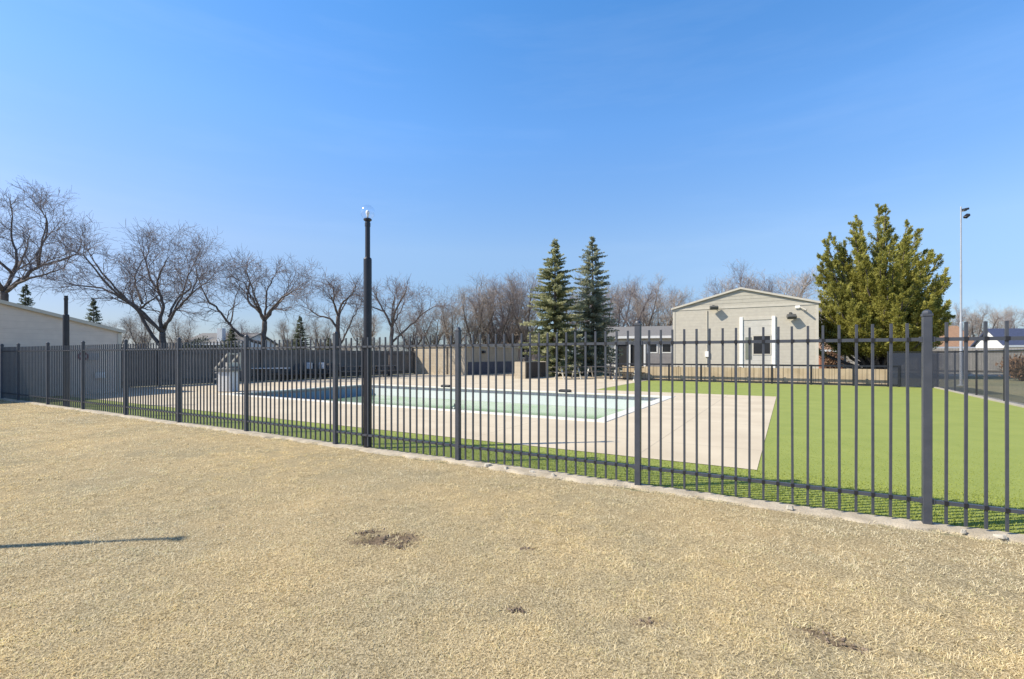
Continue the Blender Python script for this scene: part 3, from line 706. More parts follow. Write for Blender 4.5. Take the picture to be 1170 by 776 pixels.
def lounge(loc, rz, label, cushion):
    t = thing('lounge_chair', loc, label, 'lounge chair', rz, 'lounge chairs by the board fence')
    m = MB(); m.box(-.33, .33, -.6, .6, .34, .38); m.build('seat', DARK_WOOD, t)
    m = MB(); m.add([(-.33, .6, .36), (.33, .6, .36), (.33, 1.0, .95), (-.33, 1.0, .95), (-.33, .64, .34), (.33, .64, .34), (.33, 1.04, .93), (-.33, 1.04, .93)], [(0, 1, 2, 3), (7, 6, 5, 4), (0, 4, 5, 1), (1, 5, 6, 2), (2, 6, 7, 3), (3, 7, 4, 0)]); m.build('backrest', DARK_WOOD, t)
    for x_ in (-.3, .3):
        for y_ in (-.55, .55): MB().box(x_ - .03, x_ + .03, y_ - .03, y_ + .03, 0, .34).build('leg', BLACK, t)
        MB().box(x_ - .04, x_ + .04, -.3, .55, .56, .6).box(x_ - .02, x_ + .02, -.27, -.22, .38, .56).build('armrest', DARK_WOOD, t)
    if cushion:
        m = MB(); m.box(-.25, .25, .62, .74, .62, 1.02); m.build('pillow', WHITE_TOP, t, bevel=.05)
    return t
l1 = lounge((*G(343, 28.2), 0), R(-20), 'dark lounge chair with a white pillow, nearer the white table', True)
dup(l1, (*G(356, 28.8), 0), R(-35), 'dark lounge chair with a white pillow, farther from the white table')
l2 = lounge((*G(331, 27.5), 0), R(10), 'dark lounge chair without a pillow beside the white topped table', False)
dup(l2, (*G(372, 29.5), 0), R(-15), 'dark lounge chair without a pillow behind the fence post left of the lamp')
# lifeguard chair at the left end of the pool
lg = thing('lifeguard_chair', (*S(-20.3, 5.6), .012), 'pale lifeguard chair on a box pedestal at the left end of the pool', 'lifeguard chair', ROT + R(20))
MB().box(-.27, .27, -.27, .27, 0, .82).build('pedestal', mat('pale_fibreglass', (.62, .62, .62), (.55, .55, .55), rough=.5), lg, bevel=.03)
MB().box(-.36, .36, -.34, .34, .822, .93).build('seat', mat('grey_seat', (.16, .16, .15), rough=.6), lg, bevel=.02)
m = MB()
m.bar((-.36, -.3, .93), (.22, -.3, 1.52), .05); m.bar((-.36, .3, .93), (.22, .3, 1.52), .05); m.bar((.22, -.33, 1.5), (.22, .33, 1.5), .05); m.bar((.24, -.3, .9), (.24, -.3, 1.56), .05); m.bar((.24, .3, .9), (.24, .3, 1.56), .05)
m.build('backrest', mat('pale_tan_frame', (.50, .47, .41), rough=.6), lg)
m = MB(); m.box(.1, .2, -.3, .3, 1.0, 1.16); m.build('back_slat', PALE_LEG, lg)
m = MB()
for y_ in (-.2, .2): m.tube([(-.52, y_, 0), (-.50, y_, .85), (-.38, y_, .98)], .02, 8)
for z_ in (.25, .5, .75): m.tube([(-.51, -.2, z_), (-.51, .2, z_)], .015, 6)
m.build('ladder', WHITE, lg)
for px, d, lab in ((158, 23.6, 'short white bollard before the board fence, left of a pair'), (163.5, 23.9, 'taller white bollard before the board fence, right of a pair')):
    t = thing('bollard', (*G(px, d), 0), lab, 'bollard', 0, 'white bollards by the board fence'); hh = .62 if px < 160 else .85
    MB().lathe([(.07, 0), (.07, hh - .05), (.05, hh)], 14).build('pole', WHITE, t, smooth=False)
    MB().lathe([(.073, hh - .2), (.073, hh - .12)], 14).build('band', BLACK, t)

# ------------------------------------------------------------------ houses in the distance
def house(loc, rz, w, dpt, eave, rise, label, wall_m, roof_m, trim_m, wins=(), chimney=None, ridge='x', name='house', chim_m=None):
    t = thing(name, loc, label, 'house', rz); h2 = w / 2
    MB().box(-h2, h2, 0, dpt, 0, eave).build('wall', wall_m, t)
    m = MB(); g = MB(); f = MB()
    if ridge == 'x':       # ridge parallel to the front
        g.v = []; k = dpt / 2
        g.add([(-h2, 0, eave + .002), (-h2, dpt, eave + .002), (-h2, k, eave + rise), (h2, 0, eave + .002), (h2, dpt, eave + .002), (h2, k, eave + rise)], [(0, 2, 1), (3, 4, 5), (0, 3, 5, 2), (1, 2, 5, 4), (0, 1, 4, 3)])
        for y0_, y1_ in ((-.35, k), (dpt + .35, k)):
            e0 = eave - .35 * rise / k
            m.add([(-h2 - .3, y0_, e0 + .01), (h2 + .3, y0_, e0 + .01), (h2 + .3, y1_, eave + rise + .01), (-h2 - .3, y1_, eave + rise + .01),
                   (-h2 - .3, y0_, e0 + .16), (h2 + .3, y0_, e0 + .16), (h2 + .3, y1_, eave + rise + .16), (-h2 - .3, y1_, eave + rise + .16)],
                  [(0, 3, 2, 1), (4, 5, 6, 7), (0, 1, 5, 4), (1, 2, 6, 5), (2, 3, 7, 6), (3, 0, 4, 7)])
        f.box(-h2 - .32, h2 + .32, -.39, -.352, eave - .35 * rise / k - .08, eave - .35 * rise / k + .14)
    else:
        g.prism([(-h2, eave + .002), (h2, eave + .002), (0, eave + rise)], .002, dpt - .002)
        s_ = rise / h2
        for sg in (-1, 1):
            m.prism([(0, eave + rise + .01), (sg * (h2 + .35), eave - s_ * .35 + .01), (sg * (h2 + .35), eave - s_ * .35 + .16), (0, eave + rise + .16)], -.3, dpt + .3)
            f.prism([(0, eave + rise - .06), (sg * (h2 + .36), eave - s_ * .36 - .06), (sg * (h2 + .36), eave - s_ * .36 + .17), (0, eave + rise + .18)], -.34, -.302)
    g.build('gable', wall_m, t); rf_ = m.build('roof', roof_m, t); f.build('fascia', trim_m, t)
    if chimney:
        cx_, cy_, cw, ch = chimney; MB().box(cx_ - cw / 2, cx_ + cw / 2, cy_ - cw / 2, cy_ + cw / 2, eave + .05, ch).build('chimney', chim_m or trim_m, rf_)
    for (x0_, x1_, z0_, z1_) in wins:
        wn_ = MB().box(x0_, x1_, -.03, -.005, z0_, z1_).build('window', GLASS_DK, t)
        q_ = MB(); q_.box(x0_ - .09, x1_ + .09, -.05, -.004, z1_, z1_ + .1).box(x0_ - .09, x1_ + .09, -.05, -.004, z0_ - .1, z0_).box(x0_ - .09, x0_, -.05, -.004, z0_, z1_).box(x1_, x1_ + .09, -.05, -.004, z0_, z1_)
        q_.build('frame', trim_m, wn_)
    return t
HW = mat('house_white', (.72, .72, .72), (.66, .66, .66), rough=.6); BROWN_ROOF = mat('brown_shingle', (.34, .20, .12), (.26, .155, .095), scale=6, rough=.85)
BLUE_ROOF = mat('blue_grey_shingle', (.055, .07, .13), (.045, .055, .10), scale=6, rough=.7); PINK = mat('pinkish_siding', (.46, .37, .33), (.40, .32, .28), rough=.7)
BRICK = mat('red_brick', (.33, .13, .07), (.24, .10, .06), scale=5, rough=.9)
house((*G(241, 62), 0), R(-5), 8, 8, 3.0, 1.4, 'white house with square windows and a tall white chimney far behind the board fence', HW, ROOF_GREY, HW,
      [(-1.0, -.2, 2.1, 2.9), (.1, .8, 2.1, 2.9), (-1.0, -.2, 1.0, 1.7), (.1, .8, 1.0, 1.7)], (1.0, .6, .7, 5.0))
house((*G(592, 63), 0), R(-14), 8.0, 9, 3.3, 1.7, 'pinkish gabled house with pale fascia left of the spruces', PINK, ROOF_GREY, HW, [(-2.2, -1.2, 1.2, 2.4), (.6, 1.6, 1.2, 2.4)], (-2.0, 1.0, .5, 4.9), ridge='y')
GREYP = mat('grey_panel', (.25, .24, .25), (.21, .20, .21), rough=.7)
hc = house((*G(735, 43), 0), R(-18), 7.2, 8, 3.15, 1.0, 'pale grey house with a dark open porch between the spruce and the cream building', mat('pale_grey_siding', (.52, .50, .47), (.46, .44, .41), rough=.7), ROOF_GREY, HW,
      [(.45, 1.15, 1.75, 2.45), (1.65, 2.35, 1.75, 2.45)])
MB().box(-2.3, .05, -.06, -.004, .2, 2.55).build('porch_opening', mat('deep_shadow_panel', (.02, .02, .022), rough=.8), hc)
MB().box(.3, 2.9, -.05, -.004, .3, 1.6).build('lower_panel', GREYP, hc)
m = MB(); 
for x_ in (-2.45, -1.2, .12): m.box(x_ - .08, x_ + .08, -.16, -.062, 0, 2.7)
m.build('porch_post', HW, hc)
house((*G(1087, 60), 0), R(-6), 5.4, 6, 2.7, 2.5, 'white house with a steep orange brown roof right of the juniper', HW, BROWN_ROOF, HW, [(-1.9, -1.0, 1.2, 2.1), (.5, 1.4, 1.2, 2.1)])
house((*G(1199, 52), 0), R(-6), 9, 3.6, 2.75, 1.6, 'white house with a pale gable end and dark blue roof cut by the right edge', HW, BLUE_ROOF, HW, [(-3.6, -2.6, 1.0, 1.9)])
house((*G(968, 47), 0), R(-20), 4.6, 6, 2.0, .9, 'small red brick outbuilding half hidden behind the juniper', BRICK, BROWN_ROOF, HW, [(-1.4, -.2, .5, 1.2)])

# floodlight mast outside the right corner
mp = thing('floodlight_mast', (*G(1098, 22.9), 0), 'tall pale steel mast with a floodlight beyond the corner of the mesh fence', 'mast')
PALE_STEEL = mat('pale_steel', (.38, .40, .44), (.31, .33, .37), scale=3, rough=.45)
m = MB(); m.lathe([(.16, 0), (.16, .03), (.058, .05), (.058, 3.0), (.042, 3.05), (.039, 6.0), (.031, 6.05), (.029, 8.55), (.02, 8.6)], 16); m.build('pole', PALE_STEEL, mp)
m = MB(); m.bar((0, 0, 8.35), (.22, -.05, 8.40), .05); m.build('arm', PALE_STEEL, mp)
m = MB(); m.box(-.12, .12, -.08, .08, -.06, .06); o = m.build('floodlight', BLACK, mp, bevel=.02); o.location = (.20, -.08, 8.12); o.rotation_euler = (R(25), R(-40), 0)
m = MB(); m.box(-.12, .12, -.09, .09, -.05, .05); o = m.build('floodlight', FENCE, mp, bevel=.02); o.location = (.18, -.03, 8.46); o.rotation_euler = (R(10), R(-15), 0)

# ------------------------------------------------------------------ bare trees
class Tree:
    def __init__(s, seed, clip=None): s.r = random.Random(seed); s.trunk = MB(); s.twig = MB(); s.clip = clip; s.count = 0
    def rv(s, k=1.0): return Vector((s.r.gauss(0, k), s.r.gauss(0, k), s.r.gauss(0, k)))
    def limb(s, pts, r0, r1, n=7):
        P = [Vector(p) for p in pts]; out = []
        for i in range(len(P) - 1):           # Catmull-Rom
            a = P[max(i - 1, 0)]; b = P[i]; c = P[i + 1]; d = P[min(i + 2, len(P) - 1)]
            for t in (0, .25, .5, .75):
                out.append(.5 * ((2 * b) + (c - a) * t + (2 * a - 5 * b + 4 * c - d) * t * t + (3 * b - a - 3 * c + d) * t ** 3))
        out.append(P[-1]); k = len(out)
        out = [p + (s.rv(.02) if 0 < i < k - 1 else Vector()) for i, p in enumerate(out)]
        rad = [r0 + (r1 - r0) * (i / (k - 1)) ** .8 for i in range(k)]
        s.trunk.tube(out, rad, n); return out, rad
    def grow(s, p, d, L, r, lvl, up=.06):
        if lvl < 0: return
        if s.clip and s.clip(p) > 1: return
        segs = 4 if lvl >= 2 else (3 if lvl == 1 else 2)
        pts = [p]; d = d.normalized(); dirs = [d]
        for i in range(segs):
            d = (d + s.rv(.20 if lvl else .26) + Vector((0, 0, up))).normalized(); p = p + d * L / segs; pts.append(p); dirs.append(d)
        rad = [max(.0052, r * (1 - .55 * i / segs)) for i in range(segs + 1)]
        (s.trunk if lvl >= 3 else s.twig).tube(pts, rad, 5 if lvl >= 3 else 3, cap=False)
        s.count += 1
        if lvl == 0: return
        for i in range(1, segs + 1):
            for j in range(2 if i < segs else 3):
                ax = dirs[i]; side = ax.cross(s.rv()).normalized()
                nd = (ax * s.r.uniform(.45, .95) + side * s.r.uniform(.5, .95)).normalized()
                s.grow(pts[i], nd, L * s.r.uniform(.48, .74), rad[i] * .62, lvl - 1, up)
    def sprout(s, out, rad, f0, every, L, lvl, up=.06):
        k = len(out)
        for i in range(int(k * f0), k, every):
            ax = (out[min(i + 1, k - 1)] - out[max(i - 1, 0)]).normalized(); side = ax.cross(s.rv()).normalized()
            nd = (ax * s.r.uniform(.4, .9) + side * s.r.uniform(.6, 1.0) + Vector((0, 0, .25))).normalized()
            s.grow(out[i], nd, L * s.r.uniform(.7, 1.2), rad[i] * .55, lvl, up)
        ax = (out[-1] - out[-2]).normalized()
        for j in range(2): s.grow(out[-1], (ax + s.rv(.35)).normalized(), L, rad[-1] * .8, lvl, up)
    def build(s, t, bark, twig):
        s.trunk.build('trunk', bark, t, smooth=True); s.twig.build('crown', twig, t)

def lawn_tree(px0, d, trunk, limbs, label, seed, r0, L=1.35, extra=3, top_row=None):
    """limbs: lists of (column, row, depth offset) seen from the path; each tree is a full 3-D crown"""
    t = thing('bare_tree', (*G(px0, d), 0), label, 'tree', 0, 'bare spreading trees behind the left fence'); bx_, by_ = G(px0, d)
    T = Tree(seed, (lambda p: 2 if p.z > Z(top_row, d) - .35 * math.sin(3.1 * p.x) * math.cos(2.3 * p.y) - .3 else 0) if top_row else None)
    def P(c): X, Y = (c[0] - 585) / FPX * d, d + c[2]; return (X - bx_, Y - by_, Z(c[1], d))
    tp = [P(c) for c in trunk]; tp[0] = (tp[0][0], tp[0][1], -.05)
    T.limb(tp, r0, r0 * .8, 10)
    fork = Vector(tp[-1])
    for lb in limbs:
        w = lb[0]; out, rad = T.limb([P(c) for c in lb[1:]], r0 * w, r0 * w * .30)
        T.sprout(out, rad, .35, 2, L, 2, .05)
    hh = [Z(c[1], d) for lb in limbs for c in lb[1:]]; top = max(hh) - .6
    for k in range(extra):                # limbs towards and away from the viewer
        a = (math.pi / 2 if k % 2 else -math.pi / 2) + T.r.uniform(-.7, .7); q_ = Vector((math.cos(a), math.sin(a), 0))
        rise = (top - fork.z); rr_ = rise * T.r.uniform(.5, .95)
        pts = [fork, fork + q_ * rr_ * .3 + Vector((0, 0, rise * .25)), fork + q_ * rr_ * .7 + Vector((0, 0, rise * .55)), fork + q_ * rr_ + Vector((0, 0, rise * T.r.uniform(.7, .95)))]
        out, rad = T.limb(pts, r0 * .5, r0 * .16); T.sprout(out, rad, .4, 2, L, 2, .05)
    T.build(t, BARK, TWIG); return t

lawn_tree(5, 27, [(6, 400, 0), (5, 350, 0), (5, 334, 0)],
    [(.6, (5, 334, 0), (25, 315, .2), (38, 303, .3), (62, 298, .2), (86, 291, 0)),
     (.45, (5, 334, 0), (28, 326, -.4), (50, 321, -.8), (74, 316, -1), (92, 310, -1)),
     (.4, (38, 303, .3), (33, 288, .5), (36, 268, .8), (42, 250, .6), (38, 237, .4)),
     (.5, (5, 334, 0), (10, 312, .2), (13, 290, .3), (2, 268, .5), (6, 245, .4)),
     (.55, (5, 334, 0), (-14, 316, 0), (-36, 298, .2), (-60, 280, .3)),
     (.4, (10, 312, .2), (-4, 290, -.4), (-22, 268, -.8), (-30, 248, -.8)),
     (.3, (38, 303, .3), (55, 282, -.4), (68, 262, -.8), (72, 250, -1))],
    'large bare tree rising behind the taupe building at the left edge', 41, .21, 1.3, 3, 216)
lawn_tree(186, 26, [(186.5, 425, 0), (186, 397, 0), (185.6, 380, 0)],
    [(.62, (185.6, 380, 0), (183, 366, 0), (185, 351, .1), (179, 335, .2), (166, 315, .3), (162, 297, .3)),
     (.5, (187, 374, 0), (204, 355, -.2), (224, 339, -.5), (240, 328, -.7)),
     (.6, (185, 396, 0), (173, 380, -.1), (161, 355, -.2), (150, 345, -.4), (127, 331, -.6), (106, 329, -.8)),
     (.38, (161, 355, -.2), (170, 345, 0), (178, 336, .3)),
     (.36, (179, 335, .2), (183, 322, -.2), (195, 308, -.6), (204, 298, -.8)),
     (.36, (193, 362, 0), (193, 341, .6), (204, 325, 1.0), (196, 311, 1.4), (202, 290, 1.6)),
     (.36, (166, 347, -.2), (145, 323, .6), (140, 306, 1.0), (150, 285, 1.2)),
     (.3, (183, 366, 0), (170, 360, .8), (163, 354, 1.2), (130, 345, 1.5), (118, 318, 1.8)),
     (.28, (224, 339, -.5), (228, 318, -.2), (222, 300, 0))],
    'bare tree with a forked trunk and wide arching limbs right of the taupe building', 42, .19, 1.25, 3, 258)
lawn_tree(302, 30, [(302, 425, 0), (301.5, 390, 0), (302.5, 367, 0)],
    [(.6, (302.5, 367, 0), (293, 355, .2), (279, 341, .4), (281, 322, .4), (276, 308, .5)),
     (.55, (302.5, 367, 0), (311, 355, -.2), (326, 341, -.4), (341, 333, -.5)),
     (.5, (302.5, 369, 0), (301, 351, .3), (299, 332, .6), (307, 314, .7)),
     (.62, (301.5, 393, 0), (282, 386, -.3), (268, 371, -.5), (257, 355, -.7), (246, 344, -.8), (240, 328, -.9)),
     (.3, (311, 355, -.2), (320, 335, .8), (330, 316, 1.2)), (.3, (268, 371, -.5), (262, 345, .6), (264, 322, 1.0))],
    'bare tree with a long low limb leaning left above the white table', 43, .18, 1.2, 3, 292)
lawn_tree(387, 33, [(388, 425, 0), (386, 385, 0), (386.5, 361, 0)],
    [(.6, (386, 376, 0), (377, 364, 0), (362, 360, .2), (350, 352, .3)), (.6, (386.5, 361, 0), (389, 347, .2), (400, 336, .3), (404, 325, .4)),
     (.5, (386.5, 361, 0), (383, 345, -.3), (384, 332, -.5), (376, 322, -.5)), (.55, (387, 395, 0), (395, 385, -.2), (404, 367, -.4), (412, 354, -.6))],
    'bare tree just left of the tall lamp post', 44, .16, 1.05, 2, 316)
lawn_tree(447, 34, [(446, 425, 0), (446.5, 400, 0), (448, 374, 0)],
    [(.6, (448, 374, 0), (439, 356, .1), (431, 343, .2), (428, 333, .3)), (.6, (448, 374, 0), (454, 352, -.2), (463, 337, -.3), (466, 328, -.4)),
     (.55, (447, 392, 0), (469, 371, .3), (482, 358, .4), (494, 350, .5)), (.4, (448, 374, 0), (447, 350, .4), (450, 332, .7)), (.4, (439, 356, .1), (424, 350, -.6), (416, 341, -.8))],
    'bare tree just right of the tall lamp post', 45, .16, 1.1, 2, 322)

def vase_tree(seed, H, spread, twig, label, group, loc, lvl=3, stems=5):
    t = thing('bare_tree', loc, label, 'tree', 0, group); T = Tree(seed)
    th = H * .18; T.limb([(0, 0, -.05), (.05, 0, th * .5), (0, .05, th)], H * .022, H * .018, 8)
    for k in range(stems):
        a = 2 * math.pi * k / stems + T.r.uniform(-.4, .4); q_ = Vector((math.cos(a), math.sin(a), 0)); e = T.r.uniform(.3, 1.0) * spread
        f = Vector((0, .05, th)); top = H * T.r.uniform(.62, .78)
        out, rad = T.limb([f, f + q_ * e * .35 + Vector((0, 0, (top - th) * .4)), f + q_ * e * .7 + Vector((0, 0, (top - th) * .72)), f + q_ * e * .9 + Vector((0, 0, top - th))], H * .013, H * .004)
        T.sprout(out, rad, .15, 1, H * .14, lvl - 1, .12)
    T.build(t, BARK, twig); return t
GB = 'bare trees beyond the pool yard'
v1 = vase_tree(61, 11.5, 3.4, TWIG_TAN, 'tallest bare tree, directly left of the left spruce', GB, (*G(601, 56), 0))
v2 = vase_tree(62, 10.5, 3.6, TWIG, 'bare grey tree above the pinkish house', GB, (*G(568, 55), 0))
v3 = vase_tree(63, 9.5, 3.8, TWIG_TAN, 'brown bare tree behind the tan pool house', GB, (*G(541, 54), 0))
BT = [ # proto, column, distance, crown top row, width scale, label
    (v3, 517, 55, 342, 1.0, 'bare tree at the left end of the clump above the pool house'), (v1, 556, 62, 318, 1.1, 'bare tree behind the clump above the pool house'),
    (v2, 586, 60, 308, 1.0, 'bare tree between the pinkish house and the tallest bare tree'), (v2, 651, 60, 320, 1.0, 'bare tree showing between the two spruces'),
    (v2, 706, 52, 316, 1.1, 'bare tree directly right of the right spruce'), (v1, 733, 58, 318, 1.0, 'brown bare tree above the dark porch'), (v3, 752, 64, 326, 1.1, 'bare tree left of the cream building, behind the porch house'),
    (v2, 778, 66, 331, .8, 'small bare tree touching the left edge of the cream building'), (v3, 690, 66, 322, 1.0, 'bare tree half hidden by the right spruce'),
    (v2, 853, 75, 306, 1.0, 'bare tree behind the gable peak of the cream building'), (v3, 893, 76, 306, 1.1, 'bare tree behind the right slope of the cream roof'), (v1, 833, 80, 316, .8, 'bare tree behind the left slope of the cream roof'),
    (v2, 1088, 66, 352, 1.0, 'bare tree behind the orange brown roof'), (v1, 1114, 64, 346, 1.0, 'slender bare tree between the mast and the white houses'), (v3, 1142, 75, 350, .9, 'bare tree above the white gabled house'), (v2, 1168, 70, 348, 1.0, 'bare tree above the dark blue roof at the right edge'),
    (v3, 163, 55, 357, 1.0, 'tan bare tree behind the forked trunk tree'), (v1, 207, 62, 362, 1.0, 'tan bare tree left of the white house'), (v3, 132, 60, 366, 1.0, 'low tan bare tree behind the corner of the taupe building'),
    (v2, 276, 64, 366, 1.1, 'low bare tree behind the tree with the low limb'), (v3, 330, 60, 364, 1.0, 'low bare tree left of the small dark yew'), (v1, 366, 64, 362, 1.0, 'low bare tree right of the small dark yew'),
    (v3, 418, 56, 356, 1.1, 'brown bare tree directly behind the tall lamp post'), (v2, 471, 56, 345, 1.1, 'bare tree above the corner where board fence and pool house meet'), (v3, 495, 58, 350, 1.1, 'low brown bare tree above the left end of the pool house'), (v1, 930, 60, 330, .9, 'thin bare tree between the cream building and the juniper')]
HP = {v1.name: 11.5, v2.name: 10.5, v3.name: 9.5}
rr = random.Random(77)
for pr, px, d, row, ws, lab in BT:
    s_ = (Z(row, d)) / (HP[pr.name] * .98)
    dup(pr, (*G(px, d), 0), rr.uniform(0, 6.28), lab, (s_ * ws, s_ * ws, s_))

# far woods that read as one mass
T = Tree(91)
for k in range(70):
    a = rr.uniform(-60, 1230); d = rr.uniform(105, 150); X, Y = G(a, d); H = rr.uniform(4.5, 8.5)
    T.twig.tube([(X, Y, 0), (X + rr.uniform(-.3, .3), Y, H * .5)], [.2, .1], 4, cap=False)
    for j in range(26):
        b_ = Vector((X, Y, H * rr.uniform(.12, .5))); q_ = Vector((rr.gauss(0, 1), rr.gauss(0, .5), rr.uniform(.3, 1.6))).normalized(); L = H * rr.uniform(.25, .5)
        e = b_ + q_ * L; T.twig.tube([b_, (b_ + e) / 2 + T.rv(.15), e], [.08, .05, .02], 3, cap=False)
        for w in range(4):
            b2 = b_.lerp(e, rr.uniform(.4, 1)); e2 = b2 + (q_ + T.rv(.6)).normalized() * L * .5; T.twig.tube([b2, e2], [.035, .015], 3, cap=False)
tag(T.twig.build('distant_woods', TWIG_TAN), 'far brown bare woods along the horizon behind the houses', 'woods', kind='stuff')

# ------------------------------------------------------------------ evergreens
def leaf_mesh(name, base, direc, length, width, mats, parent, seed, tintv=None, curl=.25):
    """pointed leaf/needle-spray triangles (two per leaf, folded along the middle)"""
    r = np.random.default_rng(seed); k = len(base)
    D = direc / np.maximum(1e-6, np.linalg.norm(direc, axis=1, keepdims=True)); rnd = r.normal(size=(k, 3))
    W = np.cross(D, rnd); W /= np.maximum(1e-6, np.linalg.norm(W, axis=1, keepdims=True)); N = np.cross(W, D)
    L = length[:, None]; w = width[:, None]
    mid = base + D * L * .45
    V = np.stack([base, mid - W * w / 2 + N * w * curl, mid + W * w / 2 + N * w * curl, base + D * L], 1).reshape(-1, 3)
    o = np.arange(k)[:, None] * 4
    T_ = np.concatenate([o + [0, 2, 3], o + [0, 3, 1]], 1).reshape(-1, 3)
    tv = r.uniform(0, 1, k) if tintv is None else tintv
    return np_mesh(name, V, T_, mats, parent, tint=np.repeat(tv, 4))

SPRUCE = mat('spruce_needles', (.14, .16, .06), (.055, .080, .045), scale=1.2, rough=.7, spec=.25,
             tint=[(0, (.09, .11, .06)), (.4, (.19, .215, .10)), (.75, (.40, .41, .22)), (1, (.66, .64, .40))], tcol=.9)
leaf_transmit(SPRUCE, .5)
SPRUCE_B = mat('blue_spruce_needles', (.085, .115, .085), (.055, .080, .065), scale=1.2, rough=.7, spec=.25,
             tint=[(0, (.08, .10, .075)), (.5, (.25, .275, .19)), (.87, (.50, .53, .40)), (1, (.58, .52, .27))], tcol=.9)
leaf_transmit(SPRUCE_B, .5)
def spruce(loc, H, Rb, label, seed, needle, dens=1.0, shape=.8, low=.35):
    t = thing('spruce_tree', loc, label, 'spruce tree'); r = random.Random(seed); m = MB()
    m.tube([(0, 0, -.05), (.02, 0, H * .5), (0, 0, H)], [H * .017, H * .01, .012], 8)
    B = []; Dv = []; Ln = []; Wd_ = []; Tv = []
    z = low
    while z < H - .12:
        f = 1 - z / H; rz = Rb * min(1.0, f ** shape * 1.08 + .015) * min(1, (f / .16) ** .6 + .05); nb = 2 + int(2.2 * f + r.random())
        a0_ = r.uniform(0, 6.28)
        for k in range(nb):
            a = a0_ + 2 * math.pi * k / nb + r.uniform(-.6, .6); L = rz * (r.uniform(.45, 1.0) if r.random() < .6 else r.uniform(.9, 1.25))
            q_ = Vector((math.cos(a), math.sin(a), 0)); droop = (.10 + .42 * f) * r.uniform(.2, 1.5); zz = z + r.uniform(-.2, .2)
            pts = []
            for i in range(6):
                s_ = i / 5; pts.append(Vector((0, 0, zz)) + q_ * L * s_ + Vector((0, 0, L * (.28 * (1 - f) * s_ - droop * s_ + .38 * droop * s_ ** 3))))
            m.tube(pts, [.028 * f + .006] + [.02 * f + .005] * 4 + [.004], 3, cap=False)
            ns = max(4, int(L / .085 * dens)); bt = r.random()
            for i in range(ns):
                s_ = .10 + .90 * (i + r.random()) / ns; j = min(4, int(s_ * 5)); p = pts[j].lerp(pts[j + 1], s_ * 5 - j); ax = (pts[j + 1] - pts[j]).normalized()
                sd = ax.cross(Vector((0, 0, 1))).normalized(); wl_ = (.30 * (1 - s_) + .14) * (.55 + .6 * f)
                for sg in (-1, 0, 1):
                    for w in range(2):
                        dd = (ax * r.uniform(.5, 1.1) + sd * sg * r.uniform(.6, 1.1) + Vector((0, 0, r.uniform(-.95, .40)))).normalized()
                        o_ = p + dd * wl_ * r.uniform(0, .5)
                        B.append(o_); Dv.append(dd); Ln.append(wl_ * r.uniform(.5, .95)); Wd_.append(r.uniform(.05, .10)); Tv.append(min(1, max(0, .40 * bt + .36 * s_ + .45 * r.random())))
        z += (.105 * (.6 + .55 * f)) * r.uniform(.7, 1.3)
    for k in range(40):
        B.append(Vector((0, 0, H - r.uniform(0, .6)))); Dv.append(Vector((r.gauss(0, .5), r.gauss(0, .5), .8))); Ln.append(.2); Wd_.append(.04); Tv.append(.6)
    m.build('trunk', BARK, t)
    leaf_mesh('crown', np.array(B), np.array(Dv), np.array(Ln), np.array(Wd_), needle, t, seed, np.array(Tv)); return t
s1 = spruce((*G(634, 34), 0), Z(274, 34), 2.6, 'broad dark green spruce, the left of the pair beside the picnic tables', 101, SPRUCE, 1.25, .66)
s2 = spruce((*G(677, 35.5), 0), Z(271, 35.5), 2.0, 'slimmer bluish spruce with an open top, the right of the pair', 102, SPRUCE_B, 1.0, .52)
DARK_SPRUCE = mat('dark_spruce_needles', (.075, .095, .055), (.05, .068, .042), scale=1, rough=.7, tint=[(0, (.03, .045, .028)), (.6, (.13, .15, .085)), (1, (.26, .27, .17))], tcol=.8)
leaf_transmit(DARK_SPRUCE, .35)
DH = 8.0
s3 = spruce((*G(29, 46), 0), DH, 1.9, 'dark spruce tip showing behind the roof at the left edge', 111, DARK_SPRUCE, .7, .8)
s3.scale = (1, 1, Z(325, 46) / DH)
dup(s3, (*G(107, 50), 0), 2.0, 'small spruce standing right of the taupe gable', (1, 1, Z(341, 50) / DH))
dup(s3, (*G(343, 50), 0), 2.4, 'small dark pointed yew between two bare trees', (.8, .8, Z(361, 50) / DH))
dup(s3, (*G(265, 52), 0), .7, 'small dark spruce right of the white chimney', (.8, .8, Z(374, 52) / DH))
dup(s3, (*G(376, 48), 0), 3.9, 'low dark evergreen behind the tree left of the lamp post', (.7, .7, Z(386, 48) / DH))

